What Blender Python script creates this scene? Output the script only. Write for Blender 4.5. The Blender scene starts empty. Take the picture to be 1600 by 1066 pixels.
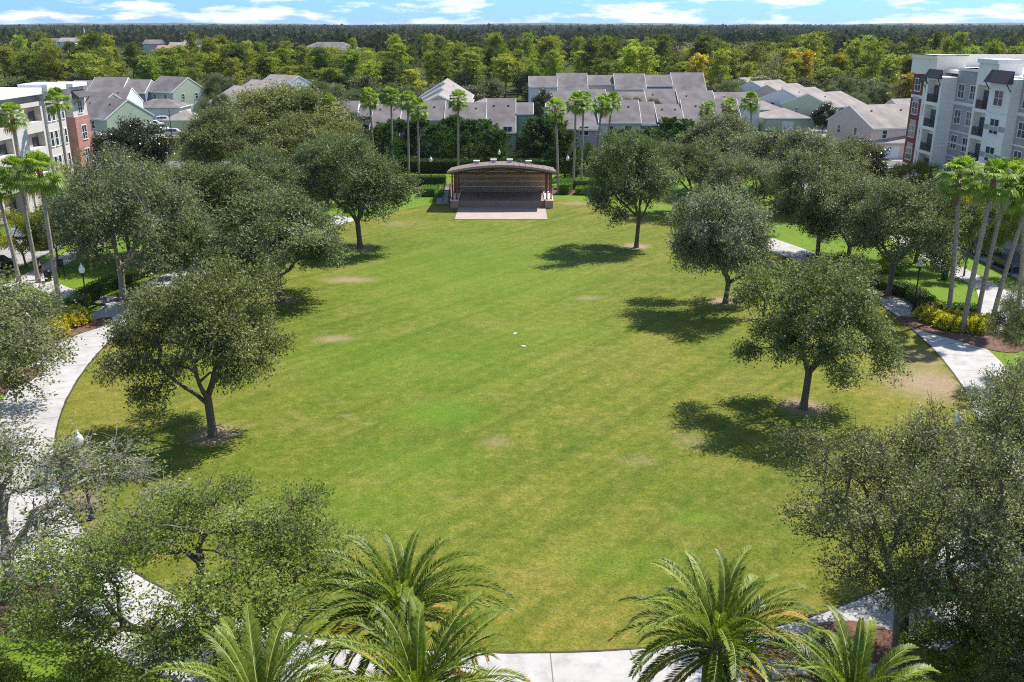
import bpy, math, random
import numpy as np
from mathutils import Vector, Matrix

S = bpy.context.scene
COL = S.collection
R_ = math.radians

# ------------------------------------------------------------------ camera, sky, sun, exposure
CAM_H, FPX = 23.0, 1450.0
PITCH = math.atan(495 / FPX)
cam_d = bpy.data.cameras.new("camera")
cam_d.sensor_width = 36.0
cam_d.lens = 36.0 * FPX / 1600
cam_d.clip_end = 60000
cam = bpy.data.objects.new("camera", cam_d)
COL.objects.link(cam)
cam.location = (0, 0, CAM_H)
cam.rotation_euler = (math.pi / 2 - PITCH, 0, 0)
S.camera = cam

SUN_EL, SUN_AZ = R_(55), math.atan2(0.78, 0.62)      # azimuth from +Y towards +X
sun_d = bpy.data.lights.new("sun", 'SUN')
sun_d.energy = 5.0
sun_d.angle = R_(0.55)
sun_d.color = (1.0, 0.95, 0.87)
sun = bpy.data.objects.new("sun", sun_d)
COL.objects.link(sun)
_to = Vector((math.sin(SUN_AZ) * math.cos(SUN_EL), math.cos(SUN_AZ) * math.cos(SUN_EL), math.sin(SUN_EL)))
sun.rotation_euler = _to.to_track_quat('Z', 'Y').to_euler()
sun.location = (60, 50, 120)

W = bpy.data.worlds.new("World")
S.world = W
W.use_nodes = True
wt = W.node_tree
wt.nodes.clear()
def wn(t, **k):
    n = wt.nodes.new(t)
    for a, b in k.items(): setattr(n, a, b)
    return n
w_out = wn('ShaderNodeOutputWorld'); w_bg = wn('ShaderNodeBackground')
w_sky = wn('ShaderNodeTexSky', sky_type='NISHITA')
w_sky.sun_disc = False; w_sky.sun_elevation = SUN_EL; w_sky.sun_rotation = SUN_AZ
w_sky.air_density = 1.0; w_sky.dust_density = 0.2; w_sky.ozone_density = 1.2
w_bg.inputs['Strength'].default_value = 0.118
w_tc = wn('ShaderNodeTexCoord')
w_sep = wn('ShaderNodeSeparateXYZ'); wt.links.new(w_tc.outputs['Generated'], w_sep.inputs[0])
# cumulus bank low over the horizon
w_map = wn('ShaderNodeMapping'); w_map.inputs['Scale'].default_value = (13, 13, 62); w_map.inputs['Location'].default_value = (1.7, 0.3, 0.15)
wt.links.new(w_tc.outputs['Generated'], w_map.inputs[0])
w_noi = wn('ShaderNodeTexNoise'); w_noi.inputs['Scale'].default_value = 1.0; w_noi.inputs['Detail'].default_value = 9; w_noi.inputs['Roughness'].default_value = 0.58
wt.links.new(w_map.outputs[0], w_noi.inputs['Vector'])
w_cr = wn('ShaderNodeValToRGB')
w_cr.color_ramp.elements[0].position = 0.495; w_cr.color_ramp.elements[1].position = 0.61
wt.links.new(w_noi.outputs['Fac'], w_cr.inputs[0])
w_el = wn('ShaderNodeMapRange'); w_el.inputs[1].default_value = 0.05; w_el.inputs[2].default_value = 0.35; w_el.inputs[3].default_value = 1; w_el.inputs[4].default_value = 0.25
wt.links.new(w_sep.outputs['Z'], w_el.inputs[0])
w_mul = wn('ShaderNodeMath', operation='MULTIPLY')
wt.links.new(w_cr.outputs[0], w_mul.inputs[0]); wt.links.new(w_el.outputs[0], w_mul.inputs[1])
# clear-air blue: pull the pale horizon of the sky model towards blue
w_tint = wn('ShaderNodeMix', data_type='RGBA', blend_type='MULTIPLY'); w_tint.inputs['Factor'].default_value = 1
w_grad = wn('ShaderNodeValToRGB')
w_grad.color_ramp.elements[0].position = 0.03; w_grad.color_ramp.elements[0].color = (0.29, 0.58, 1.30, 1)
w_grad.color_ramp.elements[1].position = 0.30; w_grad.color_ramp.elements[1].color = (0.92, 0.96, 1.0, 1)
wt.links.new(w_sep.outputs['Z'], w_grad.inputs[0])
wt.links.new(w_sky.outputs[0], w_tint.inputs['A']); wt.links.new(w_grad.outputs[0], w_tint.inputs['B'])
w_cmix = wn('ShaderNodeMix', data_type='RGBA'); w_cmix.inputs['B'].default_value = (6.6, 6.9, 7.2, 1)
wt.links.new(w_mul.outputs[0], w_cmix.inputs['Factor']); wt.links.new(w_tint.outputs['Result'], w_cmix.inputs['A'])
wt.links.new(w_cmix.outputs['Result'], w_bg.inputs['Color']); wt.links.new(w_bg.outputs[0], w_out.inputs[0])

S.view_settings.view_transform = 'Standard'
S.view_settings.look = 'None'
S.view_settings.exposure = 0.6
S.view_settings.gamma = 1.0
S.cycles.use_denoising = False
S.cycles.filter_width = 1.1
S.cycles.sample_clamp_indirect = 4.0
S.cycles.max_bounces = 6
S.cycles.diffuse_bounces = 3
S.cycles.transparent_max_bounces = 8

# ------------------------------------------------------------------ helpers
_cp, _sp = math.cos(PITCH), math.sin(PITCH)
def at(px, py, z=0.0):
    """ground plan point (x, y) seen at a photo pixel when the thing there is z metres up"""
    u = (px - 800) / FPX; v = (533 - py) / FPX
    d = (u, _cp + v * _sp, -_sp + v * _cp)
    t = (z - CAM_H) / d[2]
    return d[0] * t, d[1] * t
def depth(Y, Z): return Y * _cp - (Z - CAM_H) * _sp
def height_at(Y, py):
    v = (533 - py) / FPX
    return CAM_H + Y * (-_sp + v * _cp) / (_cp + v * _sp)

def tag(o, label=None, cat=None, group=None, kind=None):
    if label: o['label'] = label
    if cat: o['category'] = cat
    if group: o['group'] = group
    if kind: o['kind'] = kind
    return o
def empty(name, loc=(0, 0, 0), rz=0.0):
    o = bpy.data.objects.new(name, None)
    o.empty_display_size = 0.3
    COL.objects.link(o); o.location = loc; o.rotation_euler = (0, 0, rz)
    return o
def thing(name, label, cat, loc=(0, 0, 0), rz=0.0, group=None):
    return tag(empty(name, loc, rz), label, cat, group)
def link(name, me, parent=None):
    o = bpy.data.objects.new(name, me); COL.objects.link(o)
    if parent is not None: o.parent = parent
    return o

def np_mesh(name, verts, faces, mats, attr=None, smooth=False, matidx=None):
    """verts (n,3); faces: list of (m,k) int arrays; attr: dict name->face floats"""
    me = bpy.data.meshes.new(name)
    verts = np.asarray(verts, np.float32)
    faces = [np.asarray(f, np.int32) for f in faces if len(f)]
    nl = sum(f.size for f in faces); nf = sum(len(f) for f in faces)
    me.vertices.add(len(verts)); me.vertices.foreach_set('co', verts.ravel())
    me.loops.add(nl); me.loops.foreach_set('vertex_index', np.concatenate([f.ravel() for f in faces]))
    me.polygons.add(nf)
    sizes = np.concatenate([np.full(len(f), f.shape[1], np.int32) for f in faces])
    me.polygons.foreach_set('loop_start', np.concatenate([[0], np.cumsum(sizes)[:-1]]).astype(np.int32))
    if matidx is not None: me.polygons.foreach_set('material_index', np.asarray(matidx, np.int32))
    if smooth: me.polygons.foreach_set('use_smooth', np.ones(nf, bool))
    me.update(calc_edges=True)
    for k, v in (attr or {}).items():
        a = me.attributes.new(k, 'FLOAT', 'FACE'); a.data.foreach_set('value', np.asarray(v, np.float32))
    for m in (mats if isinstance(mats, (list, tuple)) else [mats]): me.materials.append(m)
    return me

class MB:
    """collects boxes, polygons and tubes for ONE mesh object"""
    def __init__(s): s.v = []; s.f = []; s.m = []
    def poly(s, pts, m=0):
        i = len(s.v); s.v += [tuple(p) for p in pts]; s.f.append(list(range(i, i + len(pts)))); s.m.append(m)
    def box(s, x0, x1, y0, y1, z0, z1, m=0):
        if x0 > x1: x0, x1 = x1, x0
        if y0 > y1: y0, y1 = y1, y0
        i = len(s.v)
        s.v += [(x0, y0, z0), (x1, y0, z0), (x1, y1, z0), (x0, y1, z0), (x0, y0, z1), (x1, y0, z1), (x1, y1, z1), (x0, y1, z1)]
        for q in ((0, 3, 2, 1), (4, 5, 6, 7), (0, 1, 5, 4), (1, 2, 6, 5), (2, 3, 7, 6), (3, 0, 4, 7)):
            s.f.append([i + k for k in q]); s.m.append(m)
    def prism(s, prof, a, b, m=0, axis='x'):
        """profile (closed list of 2-tuples) swept along axis from a to b"""
        def P(t, p): return (t, p[0], p[1]) if axis == 'x' else ((p[0], t, p[1]) if axis == 'y' else (p[0], p[1], t))
        n = len(prof); i = len(s.v)
        s.v += [P(a, p) for p in prof] + [P(b, p) for p in prof]
        s.f.append([i + k for k in range(n)][::-1]); s.m.append(m)
        s.f.append([i + n + k for k in range(n)]); s.m.append(m)
        for k in range(n):
            k2 = (k + 1) % n
            s.f.append([i + k, i + k2, i + n + k2, i + n + k]); s.m.append(m)
    def tube(s, pts, rad, n=8, m=0, cap=True):
        pts = [Vector(p) for p in pts]
        if not isinstance(rad, (list, tuple)): rad = [rad] * len(pts)
        i0 = len(s.v)
        for k, p in enumerate(pts):
            d = (pts[min(k + 1, len(pts) - 1)] - pts[max(k - 1, 0)]).normalized()
            a = d.orthogonal().normalized() if abs(d.z) < 0.95 else Vector((1, 0, 0))
            a = (a - d * a.dot(d)).normalized(); b = d.cross(a)
            for j in range(n):
                t = 2 * math.pi * j / n
                s.v.append(tuple(p + (a * math.cos(t) + b * math.sin(t)) * rad[k]))
        for k in range(len(pts) - 1):
            for j in range(n):
                j2 = (j + 1) % n
                s.f.append([i0 + k * n + j, i0 + k * n + j2, i0 + (k + 1) * n + j2, i0 + (k + 1) * n + j]); s.m.append(m)
        if cap:
            s.f.append([i0 + j for j in range(n)][::-1]); s.m.append(m)
            e = i0 + (len(pts) - 1) * n
            s.f.append([e + j for j in range(n)]); s.m.append(m)
    def lathe(s, prof, n=16, c=(0, 0), m=0):
        s.tube([(c[0], c[1], z) for r, z in prof], [max(r, 0.001) for r, z in prof], n, m)
    def mesh(s, name, mats, smooth=False):
        me = bpy.data.meshes.new(name); me.from_pydata(s.v, [], s.f)
        for q in (mats if isinstance(mats, (list, tuple)) else [mats]): me.materials.append(q)
        me.polygons.foreach_set('material_index', s.m)
        if smooth: me.polygons.foreach_set('use_smooth', [True] * len(s.f))
        me.update()
        return me
    def build(s, name, mats, parent=None, smooth=False):
        return link(name, s.mesh(name, mats, smooth), parent)

# ------------------------------------------------------------------ materials
MAT = {}
def node_mat(name):
    m = bpy.data.materials.new(name); m.use_nodes = True
    nt = m.node_tree; b = nt.nodes['Principled BSDF']
    def N(t, **k):
        n = nt.nodes.new(t)
        for a, v in k.items():
            if a in n.inputs.keys() if hasattr(n.inputs, 'keys') else False: n.inputs[a].default_value = v
            else: setattr(n, a, v)
        return n
    return m, nt, b, N
def ramp(nt, fac, stops):
    r = nt.nodes.new('ShaderNodeValToRGB')
    e = r.color_ramp.elements
    while len(e) < len(stops): e.new(0.5)
    for k, (p, c) in enumerate(stops):
        e[k].position = p; e[k].color = (*c, 1)
    nt.links.new(fac, r.inputs[0])
    return r.outputs[0]
def noise(nt, scale, detail=5, rough=0.55, vec=None, coord='Object'):
    if vec is None:
        t = nt.nodes.new('ShaderNodeTexCoord'); vec = t.outputs[coord]
    n = nt.nodes.new('ShaderNodeTexNoise')
    n.inputs['Scale'].default_value = scale; n.inputs['Detail'].default_value = detail; n.inputs['Roughness'].default_value = rough
    nt.links.new(vec, n.inputs['Vector'])
    return n.outputs['Fac']
def mix(nt, fac, a, b, mode='MIX'):
    n = nt.nodes.new('ShaderNodeMix'); n.data_type = 'RGBA'; n.blend_type = mode
    for sock, v in (('Factor', fac), ('A', a), ('B', b)):
        if isinstance(v, (int, float)): n.inputs[sock].default_value = v
        elif isinstance(v, tuple): n.inputs[sock].default_value = (*v, 1)
        else: nt.links.new(v, n.inputs[sock])
    return n.outputs['Result']
def bump(nt, b, h, strength=0.4, dist=0.05):
    n = nt.nodes.new('ShaderNodeBump'); n.inputs['Strength'].default_value = strength; n.inputs['Distance'].default_value = dist
    nt.links.new(h, n.inputs['Height']); nt.links.new(n.outputs[0], b.inputs['Normal'])

def surf(name, c, var=0.18, scale=1.5, rough=0.8, fine=30, metal=0.0, spec=0.3, bmp=0.0):
    """plain weathered surface: base colour with broad and fine mottling"""
    if name in MAT: return MAT[name]
    m, nt, b, N = node_mat(name)
    lo = tuple(x * (1 - var) for x in c); hi = tuple(min(1, x * (1 + var * 0.7)) for x in c)
    a = ramp(nt, noise(nt, scale, 6), [(0.3, lo), (0.7, hi)])
    f = ramp(nt, noise(nt, fine, 3), [(0.3, (0.86,) * 3), (0.7, (1.0,) * 3)])
    nt.links.new(mix(nt, 1.0, a, f, 'MULTIPLY'), b.inputs['Base Color'])
    b.inputs['Roughness'].default_value = rough; b.inputs['Metallic'].default_value = metal
    b.inputs['Specular IOR Level'].default_value = spec
    if bmp: bump(nt, b, noise(nt, fine, 4), bmp, 0.02)
    MAT[name] = m
    return m

def leaf_mat(name, dark, mid, light, transl=0.3, rough=0.55, spec=0.28):
    m, nt, b, N = node_mat(name)
    at_ = nt.nodes.new('ShaderNodeAttribute'); at_.attribute_name = 'tint'
    c = ramp(nt, at_.outputs['Fac'], [(0.0, dark), (0.5, mid), (1.0, light)])
    oi = nt.nodes.new('ShaderNodeObjectInfo')
    c = mix(nt, 1.0, c, oi.outputs['Color'], 'MULTIPLY')
    nt.links.new(c, b.inputs['Base Color'])
    b.inputs['Roughness'].default_value = rough; b.inputs['Specular IOR Level'].default_value = spec
    tr = nt.nodes.new('ShaderNodeBsdfTranslucent')
    tc = mix(nt, 1.0, c, (1.12, 1.25, 0.6), 'MULTIPLY'); nt.links.new(tc, tr.inputs['Color'])
    ms = nt.nodes.new('ShaderNodeMixShader'); ms.inputs[0].default_value = transl
    nt.links.new(b.outputs[0], ms.inputs[1]); nt.links.new(tr.outputs[0], ms.inputs[2])
    nt.links.new(ms.outputs[0], nt.nodes['Material Output'].inputs['Surface'])
    MAT[name] = m
    return m
leaf_mat('oak_leaf', (0.076, 0.090, 0.032), (0.165, 0.182, 0.080), (0.37, 0.38, 0.23), .32, .52, .28)
leaf_mat('bright_leaf', (0.07, 0.105, 0.018), (0.15, 0.20, 0.035), (0.27, 0.32, 0.10), 0.4)
leaf_mat('pine_leaf', (0.10, 0.125, 0.02), (0.26, 0.285, 0.045), (0.42, 0.42, 0.09), 0.42, 0.6, 0.2)
leaf_mat('conifer_leaf', (0.025, 0.050, 0.012), (0.06, 0.11, 0.025), (0.15, 0.22, 0.05), 0.3, 0.6, 0.2)
leaf_mat('magnolia_leaf', (0.02, 0.035, 0.008), (0.05, 0.065, 0.02), (0.19, 0.12, 0.045), 0.12, 0.3, 0.6)
leaf_mat('palm_leaf', (0.036, 0.066, 0.004), (0.115, 0.168, 0.013), (0.28, 0.33, 0.045), 0.30, 0.45, 0.3)
leaf_mat('fan_leaf', (0.08, 0.14, 0.012), (0.20, 0.30, 0.03), (0.38, 0.46, 0.09), 0.45, 0.45, 0.4)
leaf_mat('dead_leaf', (0.20, 0.11, 0.025), (0.40, 0.25, 0.05), (0.54, 0.40, 0.11), 0.3, 0.6, 0.2)
leaf_mat('yellow_leaf', (0.28, 0.28, 0.02), (0.58, 0.53, 0.04), (0.78, 0.74, 0.12), 0.35, 0.45, 0.4)
leaf_mat('hedge_leaf', (0.05, 0.11, 0.012), (0.12, 0.23, 0.02), (0.22, 0.36, 0.04), 0.3, 0.5, 0.3)

def bark(name, c, spec=0.2):
    m, nt, b, N = node_mat(name)
    t = nt.nodes.new('ShaderNodeTexCoord'); mp = nt.nodes.new('ShaderNodeMapping'); mp.inputs['Scale'].default_value = (9, 9, 2.2)
    nt.links.new(t.outputs['Object'], mp.inputs[0])
    f = noise(nt, 1.0, 8, 0.65, mp.outputs[0])
    nt.links.new(ramp(nt, f, [(0.3, tuple(x * 0.45 for x in c)), (0.7, tuple(x * 1.3 for x in c))]), b.inputs['Base Color'])
    b.inputs['Roughness'].default_value = 0.9; b.inputs['Specular IOR Level'].default_value = spec
    bump(nt, b, f, 0.8, 0.05)
    MAT[name] = m
bark('oak_bark', (0.15, 0.125, 0.10)); bark('pale_bark', (0.33, 0.29, 0.25)); bark('pine_bark', (0.12, 0.075, 0.05)); bark('date_bark', (0.16, 0.11, 0.07))
def palm_bark():
    m, nt, b, N = node_mat('palm_bark')
    t = nt.nodes.new('ShaderNodeTexCoord')
    sp = nt.nodes.new('ShaderNodeSeparateXYZ'); nt.links.new(t.outputs['Object'], sp.inputs[0])
    mp = nt.nodes.new('ShaderNodeMapping'); mp.inputs['Scale'].default_value = (2, 2, 14); nt.links.new(t.outputs['Object'], mp.inputs[0])
    f = noise(nt, 1.0, 4, 0.6, mp.outputs[0])
    nt.links.new(ramp(nt, f, [(0.3, (0.20, 0.16, 0.13)), (0.7, (0.40, 0.34, 0.29))]), b.inputs['Base Color'])
    b.inputs['Roughness'].default_value = 0.9; bump(nt, b, f, 0.7, 0.04)
    MAT['palm_bark'] = m
palm_bark()

# ------------------------------------------------------------------ ground
LX, LY, LA, LBn, LBf = 0.4, 76.0, 31.6, 46.0, 55.0
LEn, LEf = 2.25, 1.62      # the oval lawn
def oval(t, off=0.0):
    c, s = math.cos(t), math.sin(t)
    b, LE = (LBf, LEf) if s > 0 else (LBn, LEn)
    x = LA * math.copysign(abs(c) ** (2 / LE), c); y = b * math.copysign(abs(s) ** (2 / LE), s)
    if off:
        nx = abs(x / LA) ** (LE - 1) / LA * (1 if x > 0 else -1); ny = abs(y / b) ** (LE - 1) / b * (1 if y > 0 else -1)
        l = math.hypot(nx, ny) or 1
        x += nx / l * off; y += ny / l * off
    return LX + x, LY + y
def oval_pts(n, off=0.0):
    """evenly spaced points round the oval"""
    P = np.array([oval(2 * math.pi * k / 3000, 0) for k in range(3000)])
    D = np.r_[0, np.cumsum(np.hypot(*np.diff(np.vstack([P, P[:1]]), axis=0).T))]
    want = np.linspace(0, D[-1], n, endpoint=False)
    T = np.interp(want, D, np.linspace(0, 2 * math.pi, 3001))
    return [oval(t, off) for t in T], D[-1]
def inside(x, y, grow=0.0):
    dx = (x - LX) / (LA + grow); b = np.where(y > LY, LBf, LBn) + grow; LE = np.where(y > LY, LEf, LEn)
    return np.abs(dx) ** LE + np.abs((y - LY) / b) ** LE

def grass_mat(name, lush):
    m, nt, b, N = node_mat(name)
    t = nt.nodes.new('ShaderNodeTexCoord'); o = t.outputs['Object']
    big = noise(nt, 0.045, 4, 0.55, o); med = noise(nt, 0.22, 6, 0.62, o); sm = noise(nt, 1.3, 6, 0.65, o); fine = noise(nt, 9.0, 5, 0.75, o)
    if lush: g1, g2, dry, tan = (0.085, 0.17, 0.012), (0.13, 0.22, 0.015), (0.16, 0.22, 0.022), (0.20, 0.22, 0.05)
    else: g1, g2, dry, tan = (0.073, 0.126, 0.009), (0.130, 0.162, 0.015), (0.212, 0.194, 0.040), (0.30, 0.235, 0.085)
    a = ramp(nt, big, [(0.36, g1), (0.52, g2), (0.66, dry)])
    c = ramp(nt, med, [(0.36, g1), (0.49, g2), (0.58, dry), (0.70, tan)])
    col = mix(nt, 0.45, a, c)
    s = ramp(nt, sm, [(0.32, tuple(x * 0.75 for x in g1)), (0.52, g2), (0.72, tan)])
    col = mix(nt, 0.45, col, s)
    sm2 = noise(nt, 3.6, 7, 0.75, o)
    col = mix(nt, 0.8, col, ramp(nt, sm2, [(0.32, (0.66, 0.72, 0.6)), (0.5, (1, 1, 1)), (0.68, (1.28, 1.16, 1.2))]), 'MULTIPLY')
    f = ramp(nt, fine, [(0.32, (0.50, 0.55, 0.48)), (0.5, (0.98,) * 3), (0.68, (1.38, 1.30, 1.25))])
    col = mix(nt, 1.0, col, f, 'MULTIPLY')
    if not lush:
        # mower passes: faint bands across the lawn
        mp = nt.nodes.new('ShaderNodeMapping'); mp.vector_type = 'TEXTURE'; mp.inputs['Rotation'].default_value = (0, 0, R_(50)); mp.inputs['Scale'].default_value = (26, 1.15, 1)
        nt.links.new(o, mp.inputs[0])
        mw = noise(nt, 1.0, 3, 0.5, mp.outputs[0])
        col = mix(nt, 0.75, col, ramp(nt, mw, [(0.36, (0.74, 0.82, 0.68)), (0.50, (1, 1, 1)), (0.64, (1.14, 1.08, 1.12))]), 'MULTIPLY')
        lu = nt.nodes.new('ShaderNodeAttribute'); lu.attribute_name = 'lush'
        col = mix(nt, lu.outputs['Fac'], col, mix(nt, 1.0, f, (0.095, 0.20, 0.010), 'MULTIPLY'))
        dy = nt.nodes.new('ShaderNodeAttribute'); dy.attribute_name = 'dry'
        col = mix(nt, dy.outputs['Fac'], col, mix(nt, 1.0, col, (1.16, 1.02, 1.12), 'MULTIPLY'))
        d = nt.nodes.new('ShaderNodeAttribute'); d.attribute_name = 'dirt'
        dn = nt.nodes.new('ShaderNodeMath'); dn.operation = 'MULTIPLY_ADD'
        nt.links.new(sm, dn.inputs[0]); dn.inputs[1].default_value = 1.6; dn.inputs[2].default_value = -0.8
        ad = nt.nodes.new('ShaderNodeMath'); ad.operation = 'ADD'; ad.use_clamp = True
        nt.links.new(d.outputs['Fac'], ad.inputs[0])
        m2 = nt.nodes.new('ShaderNodeMath'); m2.operation = 'MULTIPLY'; nt.links.new(dn.outputs[0], m2.inputs[0]); nt.links.new(d.outputs['Fac'], m2.inputs[1])
        nt.links.new(m2.outputs[0], ad.inputs[1])
        col = mix(nt, ad.outputs[0], col, ramp(nt, fine, [(0.3, (0.20, 0.135, 0.085)), (0.7, (0.42, 0.31, 0.21))]))
    nt.links.new(col, b.inputs['Base Color'])
    b.inputs['Roughness'].default_value = 0.85; b.inputs['Specular IOR Level'].default_value = 0.15
    bump(nt, b, fine, 0.7, 0.08)
    MAT[name] = m
grass_mat('lawn_grass', False); grass_mat('verge_grass', True)

def concrete(name, c, joint=3.3):
    m, nt, b, N = node_mat(name)
    uv = nt.nodes.new('ShaderNodeUVMap')
    sp = nt.nodes.new('ShaderNodeSeparateXYZ'); nt.links.new(uv.outputs[0], sp.inputs[0])
    md = nt.nodes.new('ShaderNodeMath'); md.operation = 'MODULO'; md.inputs[1].default_value = joint; nt.links.new(sp.outputs[0], md.inputs[0])
    lt = nt.nodes.new('ShaderNodeMath'); lt.operation = 'LESS_THAN'; lt.inputs[1].default_value = 0.05; nt.links.new(md.outputs[0], lt.inputs[0])
    a = ramp(nt, noise(nt, 0.35, 7, 0.6), [(0.3, tuple(x * 0.82 for x in c)), (0.6, c), (0.75, tuple(x * 1.06 for x in c))])
    s = ramp(nt, noise(nt, 1.1, 8, 0.7), [(0.30, (0.72, 0.71, 0.68)), (0.52, (1, 1, 1))])
    f = ramp(nt, noise(nt, 25, 3, 0.6), [(0.3, (0.93,) * 3), (0.7, (1.0,) * 3)])
    col = mix(nt, 1.0, mix(nt, 1.0, a, s, 'MULTIPLY'), f, 'MULTIPLY')
    col = mix(nt, lt.outputs[0], col, (0.17, 0.16, 0.15))
    nt.links.new(col, b.inputs['Base Color']); b.inputs['Roughness'].default_value = 0.85; b.inputs['Specular IOR Level'].default_value = 0.2
    MAT[name] = m
concrete('concrete', (0.465, 0.45, 0.435)); concrete('street_concrete', (0.33, 0.315, 0.30), 6.0)
surf('mulch', (0.16, 0.085, 0.06), 0.45, 3, 0.95, 18, bmp=0.6)
surf('asphalt', (0.17, 0.165, 0.165), 0.2, 0.3, 0.9, 20)

# base ground: reaches the horizon
def ground_mat():
    m, nt, b, N = node_mat('wild_ground')
    a = ramp(nt, noise(nt, 0.012, 6), [(0.3, (0.045, 0.06, 0.025)), (0.55, (0.075, 0.09, 0.03)), (0.75, (0.13, 0.12, 0.06))])
    f = ramp(nt, noise(nt, 1.2, 5, 0.7), [(0.3, (0.6,) * 3), (0.7, (1.2,) * 3)])
    nt.links.new(mix(nt, 1, a, f, 'MULTIPLY'), b.inputs['Base Color']); b.inputs['Roughness'].default_value = 0.95
    b.inputs['Specular IOR Level'].default_value = 0.0
    MAT['wild_ground'] = m
ground_mat()
def sheet(name, pts, z, mat, uvs=None):
    b = MB(); b.poly([(x, y, z) for x, y in pts])
    return tag(b.build(name, mat), kind='structure')
g_ = MB(); g_.poly([(-30000, -600, 0), (30000, -600, 0), (30000, 45000, 0), (-30000, 45000, 0)])
tag(g_.build('ground', MAT['wild_ground']), kind='structure')
sheet('park_verge', [(-46, -5), (46, -5), (46, 158), (-46, 158)], 0.004, MAT['verge_grass'])
sheet('roadside_verge', [(44.9, -5), (58, -5), (58, 158), (44.9, 158)], 0.008, MAT['verge_grass'])
sheet('roadside_verge', [(-61, -5), (-44.9, -5), (-44.9, 158), (-61, 158)], 0.008, MAT['verge_grass'])

ONLAWN = [at(333, 680), at(563, 388), at(440, 470), at(994, 385), at(1133, 472), at(1255, 637)]
def lawn():
    xs = np.arange(-33, 34, 0.4); ys = np.arange(29, 132, 0.4)
    gx, gy = np.meshgrid(xs, ys); keep = inside(gx, gy) < 1.0
    ids = -np.ones(gx.shape, int)
    q = keep[:-1, :-1] & keep[1:, :-1] & keep[:-1, 1:] & keep[1:, 1:]
    idx = np.arange(gx.size).reshape(gx.shape)
    F = np.stack([idx[:-1, :-1][q], idx[:-1, 1:][q], idx[1:, 1:][q], idx[1:, :-1][q]], 1)
    used = np.unique(F); remap = -np.ones(gx.size, int); remap[used] = np.arange(len(used))
    V = np.stack([gx.ravel()[used], gy.ravel()[used], np.full(len(used), 0.024)], 1)
    me = np_mesh('lawn', V, [remap[F]], MAT['lawn_grass'])
    d = np.zeros(len(V)); l = np.zeros(len(V))
    for (x, y) in ONLAWN:
        r = np.hypot(V[:, 0] - x, V[:, 1] - y); d = np.maximum(d, np.clip(1.5 - r / 1.25, 0, 1))
    patches = [(545, 438, 2.6, 1.2, .8), (522, 530, 1.6, .9, .75), (918, 466, 1.4, .8, .6), (775, 690, 1.0, .8, .35), (1455, 600, 3.4, 3.6, .95), (1440, 560, 2.5, 2.5, .6),
               (905, 318, 3, 1.6, .7), (540, 650, .5, .3, .5), (1190, 500, 1.5, 1, .5), (300, 800, 2.5, 1.2, .5), (100, 790, 2, 1.5, .8), (620, 350, 2, 1.6, .4), (1000, 720, 1.2, .8, .25), (1080, 690, 1.4, 1, .25)]
    for px, py, a, b, s in patches:
        x, y = at(px, py); r = np.hypot((V[:, 0] - x) / a, (V[:, 1] - y) / b); d = np.maximum(d, s * np.clip(1.25 - r, 0, 1))
    for px, py, a, b, s in [(690, 645, 3.2, 2.6, .6), (640, 720, 4, 3, .35), (740, 420, 13, 18, .42), (700, 560, 9, 8, .3), (570, 790, 5, 3, .25), (1090, 810, 1.6, .8, .5), (600, 560, 8, 6, .3), (960, 880, 3, 1.6, .3), (850, 520, 6, 4, .3)]:
        x, y = at(px, py); r = np.hypot((V[:, 0] - x) / a, (V[:, 1] - y) / b); l = np.maximum(l, s * np.clip(1.3 - r, 0, 1) ** 1.0)
    dry = np.clip((V[:, 0] + 4) / 30, 0, 1) * np.clip((95 - V[:, 1]) / 40, 0, 1)
    dry = np.maximum(dry, np.clip((inside(V[:, 0], V[:, 1]) - .62) / .3, 0, 1) * .9)
    for nm, arr in (('dirt', d), ('lush', l), ('dry', dry)):
        a = me.attributes.new(nm, 'FLOAT', 'POINT'); a.data.foreach_set('value', arr.astype(np.float32))
    # rim that closes the stepped grid edge to the smooth oval
    o = tag(link('lawn', me), kind='structure')
    P, L = oval_pts(360); Q, _ = oval_pts(360, -1.4)
    b = MB()
    for k in range(360):
        k2 = (k + 1) % 360
        b.poly([(*P[k], 0.020), (*P[k2], 0.020), (*Q[k2], 0.020), (*Q[k], 0.020)])
    tag(b.build('lawn', MAT['lawn_grass']), kind='structure')
lawn()

def ribbon(name, inner, outer, z, mat, closed=False, top=True):
    n = len(inner); b = MB(); me_uv = []
    s = [0.0]
    for k in range(1, n + 1):
        a, c = inner[k - 1], inner[k % n]; a2, c2 = outer[k - 1], outer[k % n]
        s.append(s[-1] + 0.5 * (math.dist(a, c) + math.dist(a2, c2)))
    for k in range(n if closed else n - 1):
        k2 = (k + 1) % n
        b.poly([(*inner[k], z), (*inner[k2], z), (*outer[k2], z), (*outer[k], z)])
        me_uv += [(s[k], 0), (s[k + 1], 0), (s[k + 1], 1), (s[k], 1)]
    me = b.mesh(name, mat)
    uv = me.uv_layers.new(name='UVMap')
    for k, c in enumerate(me_uv): uv.data[k].uv = c
    return tag(link(name, me), kind='structure')
P0, PER = oval_pts(480, 0.02); P1, _ = oval_pts(480, 4.0)
def ring(*rs):
    # the ring is open behind the bandstand, where beds and hedges take its place
    k0 = next(k for k in range(480) if rs[0][k][1] > 112 and rs[0][k][0] < LX + 19)
    k1 = next(k for k in range(479, 0, -1) if rs[0][k][1] < 76) ; k1 = next(k for k in range(k0, 480) if rs[0][k][0] < LX - 19)
    return [list(r[k1:]) + list(r[:k0 + 1]) for r in rs]
r0, r1 = ring(P0, P1)
ribbon('path', r0, r1, 0.03, MAT['concrete'])
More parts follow.
